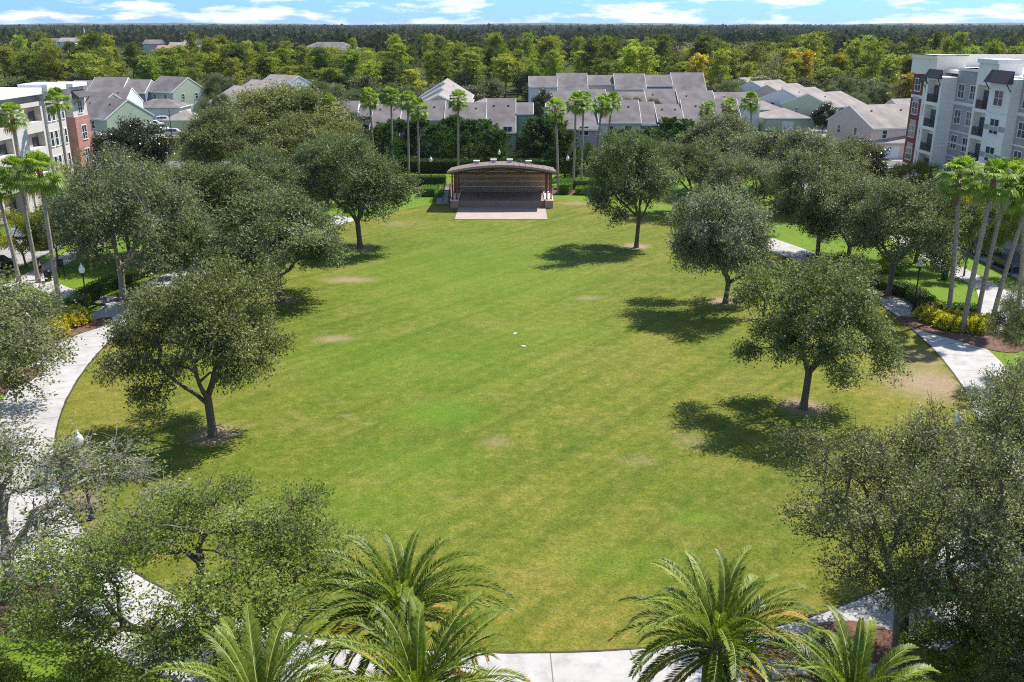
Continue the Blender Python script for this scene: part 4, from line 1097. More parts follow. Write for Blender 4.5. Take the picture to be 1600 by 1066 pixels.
def apartments(name, label, X, Yfar, sgn, segs, floors, fh, zroof, length, depth_):
    """block whose street front faces sgn along x; s runs from the far corner towards the camera"""
    t = thing(name, label, 'apartment block', (X, Yfar, 0))
    roofm = surf('white_roof', (.80, .80, .79), .06, .3, .6)
    b = MB(); b.box(-sgn * .3, -sgn * depth_, -length, 0, zroof - .4, zroof); b.build('roof', roofm, t)
    b = MB(); b.box(-sgn * 2.2, -sgn * depth_, -length, -.02, 0, zroof - .4); b.build('core', surf('cream_wall', (.86, .79, .68), .06, .4), t)
    def P(p): return sgn * p
    for sg in segs:
        s0, s1, p, top, matl = sg['s0'], sg['s1'], sg['p'], sg['top'], sg['mat']
        if not sg.get('balc'):
            w = MB(); w.box(P(p), P(-2.3), -s1, -s0, 0, top); w.build('wall', matl, t)
            for z0, z1, m2 in sg.get('bands', []):
                w = MB(); w.box(P(p + .035), P(p - .1), -s1 + .02, -s0 - .02, z0, z1); w.build('wall_band', m2, t)
        else:
            # bay of recessed balconies: piers, slabs, solid bands, railing, back wall with door
            a, c = sg['open']; bz = sg.get('band', .9); rail = sg.get('rail', True)
            w = MB()
            w.box(P(p), P(-2.3), -a, -s0, 0, top); w.box(P(p), P(-2.3), -s1, -c, 0, top)
            w.box(P(p - .01), P(-2.3), -c, -a, floors * fh - .35, top - .01)
            for k in range(1, floors):
                w.box(P(p - .01), P(-2.3), -c, -a, k * fh - .35, k * fh + (0.05 if rail else 1.0)); 
            w.build('wall', matl, t)
            bk = MB(); bk.box(P(p - .9), P(p - 1.05), -c, -a, 0, floors * fh - .4); bk.build('balcony_back', sg.get('back', MAT['cream_wall']), t)
            for k in range(floors):
                z = k * fh + .05
                dr = MB(); dr.box(P(p - .85), P(p - .895), -a - 1.7, -a - .1, z, z + 2.2)
                d = dr.build('balcony_door', GL, t)
                if sg.get('door'):
                    d2 = MB(); d2.box(P(p - .79), P(p - .845), -a - 2.5, -a - 1.75, z, z + 2.25); d2.build('door_panel', sg['door'], d)
                if rail and k:
                    r = MB(); r.box(P(p - .06), P(p - .11), -c, -a, z + 1.0, z + 1.06); r.box(P(p - .06), P(p - .11), -c, -a, z + .06, z + .11)
                    n = int((c - a) / .13)
                    for q in range(n): yy = -c + (c - a) * (q + .5) / n; r.box(P(p - .07), P(p - .10), yy - .018, yy + .018, z + .1, z + 1.0)
                    r.build('railing', surf('rail_brown', (.05, .035, .03), .2, 3, .5), t)
        for z, hgt, pr, m2 in sg.get('cornice', []):
            w = MB(); w.box(P(p + pr), P(-2.35), -s1 - (.0 if pr < .2 else .04), -s0 + (.0 if pr < .2 else .04), z, z + hgt); w.build('cornice', m2, t)
        for (s, zc, ww, hh, n) in sg.get('win', []):
            window(t, (P(p), -s, zc), ww, hh, 'x', sgn, n, ped=sg.get('ped', False))
        if 'awn' in sg:
            a0, a1, z0, z1, pr = sg['awn']
            w = MB(); w.prism([(P(p + .01), z1), (P(p + pr), z0), (P(p + pr), z0 - .12), (P(p + .01), z0 - .12)], -a1, -a0, 0, 'y'); w.build('awning', MAT['shingle_dark'], t)
            for yy in (-a0 - .2, -a1 + .2):
                w = MB(); w.tube([(P(p + .04), yy, z0 - 1.0), (P(p + pr * .8), yy, z0 - .12)], .06, 6); w.build('bracket', MAT['shingle_dark'], t)
    return t
cream = surf('cream_wall', (.86, .79, .68), .06, .4); offw = surf('off_white_wall', (.90, .85, .77), .05, .4); offl = surf('ivory_wall', (.62, .575, .54), .07, .4); grey = surf('grey_wall', (.40, .38, .36), .08, .4); lgrey = surf('pale_grey_wall', (.56, .55, .54), .06, .4)
maroon = surf('maroon_wall', (.22, .045, .045), .12, .5); reddoor = surf('red_door', (.30, .04, .05), .1, 1)
FH = 3.25
rows = lambda s, w, n=2, fl=range(5), fh=FH, h=1.65, z0=1.75: [(s, k * fh + z0, w, h, n) for k in fl]
segsR = [
    dict(s0=-.7, s1=3.5, p=0.15, top=16.2, mat=maroon, win=rows(1.2, 1.9), bands=[(12.9, 13.35, WT), (3.3, 3.55, WT), (4.9, 4.91, grey)], cornice=[]),
    dict(s0=3.5, s1=8.2, p=.35, top=16.3, mat=cream, win=rows(5.3, 1.9, fl=range(1, 5)) + [(5.3, 1.6, 1.9, 1.5, 2)], awn=(4.2, 6.9, 15.6, 17.3, 1.1), bands=[(12.9, 13.1, WT)]),
    dict(s0=0, s1=8.21, p=.9, top=19.0, mat=cream, skip=True),
    dict(s0=8.21, s1=13.0, p=2.0, top=16.4, mat=offw, balc=True, open=(8.8, 12.4), back=cream, door=reddoor, awn=(8.5, 12.8, 16.3, 17.3, .6), cornice=[]),
    dict(s0=13.0, s1=19.4, p=0.05, top=17.6, mat=grey, win=rows(14.6, 1.6) + rows(17.9, 1.6), bands=[(13.0, 13.4, WT), (9.55, 9.7, WT), (8.0, 8.15, WT), (6.3, 6.45, WT), (4.75, 4.9, WT), (3.0, 3.3, WT)], cornice=[(17.3, .3, .15, WT)]),
    dict(s0=19.4, s1=24.4, p=.6, top=19.0, mat=offw, balc=True, open=(19.9, 24.0), back=cream, cornice=[(18.5, .5, .25, WT)]),
    dict(s0=24.4, s1=29.4, p=1.3, top=17.0, mat=offw, win=rows(26.9, 2.0, fl=range(5)), awn=(24.2, 29.6, 16.6, 17.9, .8), bands=[(12.95, 13.2, WT), (11.0, 11.6, grey), (7.75, 8.35, grey), (4.5, 5.1, grey)]),
    dict(s0=29.4, s1=35, p=.1, top=17.6, mat=grey, win=rows(31, 1.6) + rows(33.4, 1.6), bands=[(13.0, 13.4, WT), (9.6, 9.8, WT), (6.3, 6.5, WT)], cornice=[(17.3, .3, .15, WT)]),
    dict(s0=35, s1=50, p=.8, top=18.6, mat=cream, win=rows(38, 1.9) + rows(43, 1.9), cornice=[(18.2, .4, .2, WT)]),
]
top_par = [q for q in segsR if q.get('skip')]; segsR = [q for q in segsR if not q.get('skip')]
aptR = apartments('apartment_block', 'five-storey cream, grey and maroon apartment block at the right edge', 58.6, 139.5, -1, segsR, 5, FH, 17.2, 50, 22)
b = MB(); b.box(-.95, 3.0, -8.2, .02, 16.4, 18.5); b.box(-1.15, 3.1, -8.35, .1, 18.5, 18.95); b.box(3.0, 22, -.35, .02, 17.0, 18.9); b.build('parapet', cream, aptR)
b = MB(); b.box(-1.22, -1.0, -8.42, .16, 18.95, 19.05); b.box(-1.0, 3.15, -8.42, -8.2, 18.951, 19.04); b.build('coping', MAT['shingle_dark'], aptR)
b = MB(); b.box(7, 12, -30, -24, 17.2, 20.4); b.box(6.9, 12.1, -30.1, -23.9, 20.4, 20.65); b.build('stair_house', offw, aptR)
for yy in (-11, -16, -21):
    b = MB(); b.box(5, 6.2, yy, yy + 1.1, 17.2, 18.1); b.build('roof_unit', surf('unit_grey', (.5, .5, .5), .1), aptR)
for k in range(1, 4):
    b = MB(); b.box(-.19, 0, -2.2, -.2, k * FH + .1 + 2.62, k * FH + .1 + 3.75 - .5); b.build('wall_panel', grey, aptR)

FHL = 3.3
segsL = [
    dict(s0=0, s1=4.6, p=1.35, top=10.6, mat=MAT['red_brick'], win=rows(2.3, 1.4, 2, range(3), FHL, 1.9), ped=False),
    dict(s0=.02, s1=4.58, p=1.2, top=15.0, mat=offl, win=[(2.3, 11.9, 1.3, 1.7, 2)], awn=(.3, 4.2, 13.3, 14.2, 1.0), cornice=[(14.7, .5, .5, WT)]),
    dict(s0=4.6, s1=6.2, p=0, top=15.0, mat=lgrey, cornice=[(14.7, .5, .4, WT)]),
    dict(s0=6.2, s1=11.6, p=.8, top=14.9, mat=offl, win=rows(6.9, .6, 1, range(4), FHL, 1.9) + rows(8.3, .75, 1, range(4), FHL, 1.9) + rows(9.7, .75, 1, range(4), FHL, 1.9) + rows(11.0, .75, 1, range(4), FHL, 1.9), cornice=[(14.6, .9, .7, WT)]),
    dict(s0=11.6, s1=17.4, p=.5, top=13.4, mat=offl, balc=True, open=(12.3, 16.8), rail=False, back=surf('tan_wall', (.50, .42, .36), .06), cornice=[]),
    dict(s0=17.4, s1=20.0, p=.9, top=13.4, mat=offl, win=[]),
    dict(s0=20.0, s1=25.6, p=.5, top=13.4, mat=offl, balc=True, open=(20.6, 25.0), rail=False, back=MAT['tan_wall']),
    dict(s0=25.6, s1=42, p=.8, top=15.0, mat=offl, win=rows(28, .9, 1, range(4), FHL, 1.9) + rows(30, .9, 1, range(4), FHL, 1.9), cornice=[(14.6, .7, .7, WT)]),
]
aptL = apartments('apartment_block', 'four-storey white apartment block with a red brick corner at the left edge', -62.8, 138.2, 1, segsL, 4, FHL, 14.4, 42, 22)
b = MB(); b.box(-1.2, -.2, -25.6, -11.6, 13.4, 14.3); b.build('wall_band', grey, aptL)
b = MB(); b.box(-22, .9, -25.8, -11.4, 14.3, 15.1); b.build('cornice', WT, aptL)

# townhouses: each house of a terrace is a thing of its own
def house(x, y, rz, w, d, hw, hr, wall, label, group, front_off=0.0, win=(), roofm='shingle', gable_front=None, side_win=True, vents=2, overl=.3):
    """local x along the ridge (width w), local -y is the front; d full depth, hw eave height, hr ridge height"""
    t = thing('townhouse', label, 'townhouse', (x, y, 0), rz, group)
    wm = MAT[wall]; h2 = d / 2
    yf = -h2 - front_off                                   # front wall pushed out or in
    sl = (hr - hw) / h2; hf = hr - sl * abs(yf)            # the roof slope meets the front wall here
    b = MB(); prof = [(yf, 0), (h2, 0), (h2, hw), (0, hr), (yf, hf)]
    b.prism(prof, -w / 2 + .01, w / 2 - .01, 0, 'x'); b.build('wall', wm, t)
    th, ov = .16, .45
    r = MB(); c0, c1 = -w / 2 - overl * .0, w / 2 + overl * .0
    for s, ye in ((-1, yf - ov), (1, h2 + ov)):
        ze = hr - sl * abs(ye)
        r.prism([(ye, ze + .02), (0, hr + .02), (0, hr + .02 + th), (ye, ze + .02 + th)], c0, c1, 0, 'x')
    ro = r.build('roof', MAT[roofm], t)
    f = MB(); ze = hr - sl * abs(yf - ov)
    f.box(c0, c1, yf - ov - .09, yf - ov - .005, ze - .12, ze + .2)
    for xx in (c0 - .08, c1 + .005):
        for ye in (yf - ov, h2 + ov):
            z2 = hr - sl * abs(ye)
            f.prism([(ye, z2 - .08), (0, hr - .08), (0, hr + .17), (ye, z2 + .17)], xx, xx + .075, 0, 'x')
    f.build('fascia', WT, ro)
    for k in range(vents):
        v = MB(); xx = -w / 4 + k * w / 2; yy = -h2 * .35; zz = hr - sl * abs(yy) + .15
        v.box(xx - .15, xx + .15, yy - .12, yy + .12, zz, zz + .22); v.build('roof_vent', MAT['shingle_dark'], ro)
    for (wx, wz, ww, wh, n) in win: window(t, (wx, yf, wz), ww, wh, 'y', -1, n)
    if side_win:
        for sx in (-1, 1):
            for wy in (-h2 * .4, h2 * .4): window(t, (sx * w / 2 - sx * .01, wy, hw - 1.4), .8, 1.3, 'x', sx, 1)
    return t
for nm, c in (('green_siding', (.44, .52, .38)), ('blue_siding', (.60, .70, .76)), ('pink_siding', (.72, .55, .48)), ('mauve_siding', (.46, .41, .43)), ('slate_siding', (.25, .29, .34)), ('white_siding', (.70, .70, .69)), ('teal_siding', (.26, .40, .30)), ('grey_siding', (.42, .42, .45)), ('mint_siding', (.66, .75, .70))):
    surf(nm, c, .06, .5, .8, 5)
mpx = lambda px, Y, Z: (px - 800) / FPX * depth(Y, Z)
# front terrace: (left px, right px, colour, wall push, windows, vents)
ga = 'front terrace of townhouses'
YA = 181.5
rowA = [(531, 563, 'blue_siding', -3.0, 'pale blue townhouse at the left end of the front terrace'),
        (563, 586, 'pink_siding', -2.0, 'narrow pink-walled townhouse second from the left in the front terrace'),
        (586, 630, 'mauve_siding', 2.6, 'townhouse with a deep purple-grey roof behind the left palms'),
        (630, 697, 'white_siding', -.6, 'white-walled townhouse behind the palm cluster left of the bandstand'),
        (697, 761, 'slate_siding', 1.0, 'slate-grey townhouse behind the lone palm'),
        (761, 806, 'green_siding', 2.4, 'green townhouse with a white window above the bandstand roof'),
        (806, 833, 'teal_siding', -2.6, 'narrow teal-green townhouse beside the dark magnolia'),
        (852, 931, 'mauve_siding', 2.2, 'mauve townhouse with a low eave right of the dark magnolia'),
        (931, 996, 'white_siding', 0, 'white townhouse with two dark windows behind the palms'),
        (996, 1021, 'slate_siding', .6, 'narrow slate-blue townhouse with a white garage door'),
        (1021, 1062, 'teal_siding', 1.2, 'dark green townhouse right of the slate-blue one'),
        (1055, 1150, 'green_siding', 2.0, 'green townhouse with a wide roof at the right end of the front terrace')]
for i, (a, c, wall, off, lab) in enumerate(rowA):
    hr = 8.6 + [.5, .0, -.1, .5, .2, .9, .2, .0, .7, .3, -.1, .8][i]
    x0, x1 = mpx(a, YA, 7), mpx(c, YA, 7)
    if i == 11: x0 = mpx(1062, YA, 7)
    w = x1 - x0
    wins = [(-w * .2, 4.4, .9, 1.4, 1), (w * .22, 4.4, 1.5, 1.5, 2)] if w > 4.5 else [(0, 4.3, .9, 1.4, 1)]
    house((x0 + x1) / 2, YA + (0.4 if i % 2 else -.3), 0, w - .06, 11, 5.9, hr, wall, lab, ga, off, wins, side_win=(i in (0, 6, 7)), vents=2 if w > 5 else 0)
gb = 'second terrace of townhouses'
YB = 223.0
rowB = [(848, 905, 'grey_siding', 'grey roof at the left end of the second terrace'), (905, 946, 'white_siding', 'second roof from the left of the second terrace'), (946, 1006, 'mauve_siding', 'roof in the middle of the second terrace above the white house'),
        (1006, 1055, 'slate_siding', 'roof right of the middle of the second terrace'), (1055, 1112, 'green_siding', 'wide roof of the second terrace above the green end house'), (1112, 1180, 'white_siding', 'roof at the right end of the second terrace behind palm heads')]
for i, (a, c, wall, lab) in enumerate(rowB):
    x0, x1 = mpx(a, YB, 7), mpx(c, YB, 7)
    house((x0 + x1) / 2, YB + (0, .9, -.5, .6, -.4, .3)[i], 0, x1 - x0 - .06, 13, 5.0, 8.0 + (.1, .5, .0, .6, .3, -.1)[i], wall, 'townhouse with the ' + lab, gb, -1.0, [(0, 4, 1.2, 1.4, 2)], vents=1, side_win=False)
gc = 'third terrace of townhouses'
YC = 274.0
rowC = [(826, 870, 'white_siding', 0, 'white-walled townhouse at the left end of the farthest terrace'), (870, 917, 'mint_siding', 1.5, 'townhouse with a pale mint dormer wall in the farthest terrace'), (917, 958, 'pink_siding', -1.0, 'pink-walled townhouse in the farthest terrace'),
        (958, 1006, 'white_siding', .8, 'white-eaved townhouse in the middle of the farthest terrace'), (1006, 1048, 'slate_siding', -.4, 'slate-walled townhouse in the farthest terrace'), (1048, 1099, 'green_siding', 1.5, 'green-gabled townhouse at the right end of the farthest terrace by the yellow tree')]
for i, (a, c, wall, off, lab) in enumerate(rowC):
    x0, x1 = mpx(a, YC, 7), mpx(c, YC, 7)
    house((x0 + x1) / 2, YC + (i % 3) * .8, 0, x1 - x0 - .06, 10, 6.5, 8.9 + (.0, .8, .2, .7, .3, .9)[i], wall, lab, gc, off, [(0, 4, 1.2, 1.4, 2)], vents=0, side_win=False)
# left block
gd = 'townhouses behind the left apartment block'
def house_px(a, c, Y, wall, lab, group, off=0, hr=8.7, hw=5.8, d=11, rz=0, wins=None, **k):
    x0, x1 = mpx(a, Y, 7), mpx(c, Y, 7); w = x1 - x0
    return house((x0 + x1) / 2, Y, rz, w - .06, d, hw, hr, wall, lab, group, off, wins if wins is not None else [(-w * .2, 4.3, .9, 1.4, 1)], **k)
house(mpx(170, 193, 7), 193, R_(-33), 13, 10.5, 5.6, 8.8, 'green_siding', 'green gabled townhouse with a broad roof nearest the brick corner', gd, 0, [(-3, 4.2, .9, 1.4, 1), (2, 4.2, .9, 1.4, 1)])
house(mpx(150, 204, 7), 206, R_(-33), 10, 11, 5.6, 9.0, 'green_siding', 'green townhouse directly behind the nearest gabled one', gd, 0, [])
house_px(140, 208, 222, 'mint_siding', 'pale mint townhouse behind the green gabled one', gd, 1.0, 9.0)
house_px(118, 150, 262, 'mauve_siding', 'mauve townhouse at the far left beside the white cornice', gd, 0, 8.4)
house_px(150, 202, 262, 'grey_siding', 'grey townhouse second in the far left terrace', gd, .4, 9.2, vents=0)
house_px(202, 238, 262, 'slate_siding', 'slate-grey townhouse in the far left terrace', gd, .2, 8.6, vents=0)
house(mpx(274, 262, 7), 262, R_(-32), 11, 11, 6.0, 9.4, 'green_siding', 'pale green end townhouse of the far left terrace', gd, 0, [(-2, 4.4, .9, 1.4, 1), (2.4, 4.4, .9, 1.4, 1)], vents=0)
def garage(px, py, w, d, wall, lab, rz=0, h=2.9, hr=4.7, roofm='shingle_warm', doors=1):
    """low garage with a hipped roof; px,py the middle of its front foot"""
    x, y = at(px, py)
    t = thing('garage', lab, 'garage', (x, y + d / 2, 0), rz)
    b = MB(); b.box(-w / 2, w / 2, -d / 2, d / 2, 0, h); b.build('wall', MAT[wall], t)
    r = MB(); o = .4; x0, x1, y0, y1 = -w / 2 - o, w / 2 + o, -d / 2 - o, d / 2 + o; k = min(w, d) / 2 * .95
    A_, B_ = ((-w / 2 + k, 0, hr), (w / 2 - k, 0, hr)) if w >= d else ((0, -d / 2 + k, hr), (0, d / 2 - k, hr))
    c = [(x0, y0, h), (x1, y0, h), (x1, y1, h), (x0, y1, h)]
    if w >= d: r.poly([c[0], c[1], B_, A_]); r.poly([c[1], c[2], B_]); r.poly([c[2], c[3], A_, B_]); r.poly([c[3], c[0], A_])
    else: r.poly([c[0], c[1], A_]); r.poly([c[1], c[2], B_, A_]); r.poly([c[2], c[3], B_]); r.poly([c[3], c[0], A_, B_])
    r.poly(c[::-1]); ro = r.build('roof', MAT[roofm], t)
    f = MB(); f.box(x0, x1, y0 - .06, y0 - .005, h - .18, h + .02); f.box(x1 + .005, x1 + .06, y0, y1, h - .18, h + .02); f.box(x0 - .06, x0 - .005, y0, y1, h - .18, h + .02); f.build('fascia', WT, ro)
    for q in range(doors):
        xx = -w / 2 + w * (q + .5) / doors
        g = MB(); g.box(xx - 1.3, xx + 1.3, -d / 2 - .05, -d / 2 - .004, 0, 2.2)
        for z in (.55, 1.1, 1.65): g.box(xx - 1.28, xx + 1.28, -d / 2 - .065, -d / 2 - .05, z - .02, z + .02)
        g.build('garage_door', WT, t)
    return t
garage(245, 186, 12, 9, 'white_siding', 'white garage with a grey hipped roof behind the parked cars', roofm='shingle')
garage(285, 208, 7, 7, 'green_siding', 'small green garage right of the parked white cars', roofm='shingle_warm', doors=0)
garage(945, 238, 9, 9, 'mauve_siding', 'garage with a hipped grey roof below the white townhouse', doors=1)
garage(815, 236, 6, 7, 'green_siding', 'green garage behind the right half of the bandstand', doors=0)
garage(135, 250, 8, 7, 'mauve_siding', 'dark-roofed garage behind the brick corner', roofm='shingle')
garage(1230, 205, 10, 10, 'green_siding', 'green garage with a warm grey hipped roof on the right', doors=1)
garage(1195, 190, 9, 9, 'white_siding', 'white garage with hipped roof left of the green one', doors=2)
garage(1392, 248, 12, 10, 'pink_siding', 'low garage with a wide hipped roof before the pink house', doors=1)
# blocks whose ridges step away from the camera
ge2 = 'pale-roofed townhouses behind the left oaks'
for i, (px, Y, lab) in enumerate([(392, 226, 'nearest of three pale-roofed townhouses behind the left oaks'), (418, 246, 'middle of three pale-roofed townhouses behind the left oaks'), (446, 266, 'farthest pale-roofed townhouse with white windows behind the left oaks')]):
    house(mpx(px, Y, 7), Y, R_(-38), 12, 15, 5.8, 9.0 + .3 * i, ['green_siding', 'white_siding', 'white_siding'][i], lab, ge2, 0, [(-2, 4.2, 1.4, 1.6, 2), (2, 4.2, 1.4, 1.6, 2)], 'shingle_warm')
gf = 'townhouses above the front terrace centre'
for i, (px, Y, lab) in enumerate([(690, 206, 'green-gabled townhouse rising above the front terrace centre'), (690, 222, 'middle townhouse of the block above the terrace centre'), (690, 238, 'farthest townhouse with a peaked pale roof above the terrace centre')]):
    house(mpx(px, Y, 7) + i * .5, Y, R_(90), 15.6, 12.5, 6.0, 9.0 + .4 * i, ['green_siding', 'white_siding', 'blue_siding'][i], lab, gf, 0, [], 'shingle_warm', vents=1)
garage(758, 185, 8, 9, 'white_siding', 'low pale-roofed wing right of the centre block', doors=0)
gg = 'stepped townhouses on the right'
for i, (px, Y, wall, lab) in enumerate([(1176, 296, 'white_siding', 'farthest white townhouse in the stepped right block'), (1196, 278, 'white_siding', 'white-walled townhouse second from the back of the right block'), (1222, 261, 'pink_siding', 'pink townhouse in the middle of the right block'),
                                        (1248, 245, 'white_siding', 'pale townhouse third in the stepped right block'), (1288, 229, 'green_siding', 'green-gabled townhouse nearest in the stepped right block')]):
    house(mpx(px, Y, 7), Y, R_(38), 13, 14, 4.9, 7.5, wall, lab, gg, .6 * (i % 2), [(-3, 4.1, .9, 1.3, 1), (3, 4.1, .9, 1.3, 1)], 'shingle_warm', vents=1)
house(mpx(1372, 178, 7), 178, R_(18), 13, 12, 5.8, 8.7, 'pink_siding', 'salmon pink house with a pale roof left of the five-storey block', None, .8, [(-3.6, 4.2, .9, 1.4, 1), (2.6, 4.2, 1.3, 1.4, 2), (-3.6, 1.5, .9, 1.4, 1)], 'shingle_warm')
house(mpx(1425, 186, 7), 186, R_(18), 10, 12, 5.8, 9.2, 'pink_siding', 'taller pink house half hidden by the five-storey block', None, .2, [(0, 4.2, 1.3, 1.4, 2)], 'shingle_warm')

# ------------------------------------------------------------------ vehicles and street furniture
def car_meshes():
    """hatch-back SUV about 4.6 m long, nose towards +y; lofted body"""
    secs = []   # y, half width, z bottom, z belt, z top, top half width
    data = [(-2.28, .80, .42, .80, .95, .70), (-2.20, .88, .32, .92, 1.15, .74), (-1.95, .91, .30, 1.0, 1.50, .66), (-1.4, .92, .28, 1.0, 1.66, .63), (-.4, .92, .28, .98, 1.68, .64), (.35, .92, .28, .97, 1.60, .66),
            (1.05, .92, .28, .96, 1.03, .80), (1.7, .91, .30, .90, .96, .78), (2.12, .86, .34, .80, .86, .72), (2.28, .74, .42, .66, .72, .62)]
    b = MB(); g = MB(); rings = []
    for y, w, z0, zb, zt, tw in data:
        rings.append([(-w * .9, y, z0), (-w, y, z0 + .18), (-w, y, zb - .1), (-w * .95, y, zb), (-tw, y, zt - .05), (-tw * .8, y, zt), (tw * .8, y, zt), (tw, y, zt - .05), (w * .95, y, zb), (w, y, zb - .1), (w, y, z0 + .18), (w * .9, y, z0)])
    n = 12
    for r0, r1 in zip(rings[:-1], rings[1:]):
        for k in range(n):
            k2 = (k + 1) % n; b.poly([r0[k], r0[k2], r1[k2], r1[k]])
    b.poly(rings[0][::-1]); b.poly(rings[-1])
    def off(p, q, s, e=.012):   # glass quad laid just proud of the body between belt and roof
        return p
    for sx, a, c in ((-1, 3, 4), (1, 8, 7)):
        for i0, i1 in ((2, 3), (3, 4), (4, 5)):
            A0, A1, B1, B0 = [Vector(rings[i][j]) for i, j in ((i0, a), (i1, a), (i1, c), (i0, c))]
            lo, hi = .12, .88; e = Vector((sx * .012, 0, .004))
            y0, y1 = .06, .94
            P = lambda u, v: A0.lerp(A1, u).lerp(B0.lerp(B1, u), v) + e
            g.poly([P(y0, lo), P(y1, lo), P(y1, hi), P(y0, hi)])
    ws = [Vector(rings[5][4]), Vector(rings[5][7]), Vector(rings[6][7]), Vector(rings[6][4])]; e = Vector((0, .01, .014))
    Pq = lambda u, v: ws[0].lerp(ws[1], u).lerp(ws[3].lerp(ws[2], u), v) + e
    g.poly([Pq(.06, .05), Pq(.94, .05), Pq(.94, .92), Pq(.06, .92)])
    rw = [Vector(rings[2][4]), Vector(rings[2][7]), Vector(rings[1][7]), Vector(rings[1][4])]; e = Vector((0, -.014, .01))
    Pq = lambda u, v: rw[0].lerp(rw[1], u).lerp(rw[3].lerp(rw[2], u), v) + e
    g.poly([Pq(.08, .1), Pq(.92, .1), Pq(.92, .9), Pq(.08, .9)])
    body = b.mesh('body', [surf('paint_dark', (.02, .025, .05), .1, 2, .22, spec=.6)])
    glass = g.mesh('window', [surf('car_glass', (.03, .035, .04), .1, 2, .05, spec=.8)])
    tw = MB(); tw.tube([(-.11, 0, 0), (-.08, 0, 0), (.08, 0, 0), (.11, 0, 0)], [.27, .34, .34, .27], 18); tyre = tw.mesh('tyre', surf('rubber', (.015, .015, .015), .2, 4, .8))
    rm = MB(); rm.tube([(-.116, 0, 0), (.116, 0, 0)], [.22, .22], 14); rim = rm.mesh('rim', surf('alloy', (.5, .5, .5), .1, 4, .35, metal=.8))
    hl_ = MB(); hl_.box(-.16, .16, -.05, .05, -.07, .07); lightm = hl_.mesh('headlight', surf('headlight_glass', (.75, .75, .75), .05, 4, .15))
    tl = MB(); tl.box(-.12, .12, -.04, .04, -.10, .10); tail = tl.mesh('tail_light', surf('tail_red', (.25, .01, .01), .05, 4, .2))
    return body, glass, tyre, rim, lightm, tail
CM = car_meshes()
def car(x, y, rz, paint, label, group=None, name='parked_car'):
    t = thing(name, label, 'car', (x, y, .02), rz, group)
    bm_ = CM[0].copy(); bm_.materials.clear(); bm_.materials.append(paint)
    link('body', bm_, t); link('window', CM[1], t)
    for sx in (-1, 1):
        for yy in (-1.38, 1.42):
            w = link('wheel', CM[2], t); w.location = (sx * .80, yy, .34); link('rim', CM[3], w)
        h = link('headlight', CM[4], t); h.location = (sx * .58, 2.16, .72)
        h = link('tail_light', CM[5], t); h.location = (sx * .66, -2.21, .92)
white_p = surf('paint_white', (.75, .75, .76), .03, 2, .25, spec=.5)
x, y = at(1562, 430); car(49.4, y + 2.6, math.pi, MAT['paint_dark'], 'dark navy hatchback parked by the right kerb, nearer of two', 'dark cars on the right street')
x, y = at(1512, 402); car(49.4, y + 2.2, math.pi, surf('paint_black', (.012, .012, .014), .1, 2, .2, spec=.6), 'black car parked by the right kerb, farther of two', 'dark cars on the right street')
x, y = at(88, 384); car(-50.4, y, 0, MAT['paint_dark'], 'dark blue car half hidden behind the left palm trunks')
x, y = at(20, 395); car(-50.4, y - 8, 0, MAT['paint_black'], 'black car under the yellow-green tree at the left edge')
x, y = at(40, 368); car(-55.6, y, 0, white_p, 'white car on the left street behind the palm trunks')
x, y = at(243, 199); car(x, y, R_(-70), white_p, 'white car nearer of two before the white garage', 'white cars by the garages')
x, y = at(259, 192); car(x, y, R_(-70), white_p, 'white car farther of two before the white garage', 'white cars by the garages')
x, y = at(275, 213); car(x, y, R_(-84), surf('paint_silver', (.5, .5, .52), .05, 2, .25, spec=.5), 'silver car half hidden by the brown-leaved magnolia')
x, y = at(1215, 205); 
def bin_(x, y, c, label, group=None):
    t = thing('litter_bin', label, 'litter bin', (x, y, 0), 0, group)
    b = MB(); b.lathe([(.26, 0), (.30, .05), (.32, .85), (.33, .9)], 16); b.build('bin_body', c, t, True)
    l = MB(); l.lathe([(.34, .9), (.34, .96), (.2, 1.1), (.02, 1.14)], 16); l.build('lid', MAT['black_metal'], t, True)
gbin = surf('bin_green', (.01, .10, .05), .1, 3, .5)
bin_(*at(1475, 437), gbin, 'green litter bin beside the right pavement')
bin_(*at(76, 440), MAT['black_metal'], 'black litter bin beside the left pavement')
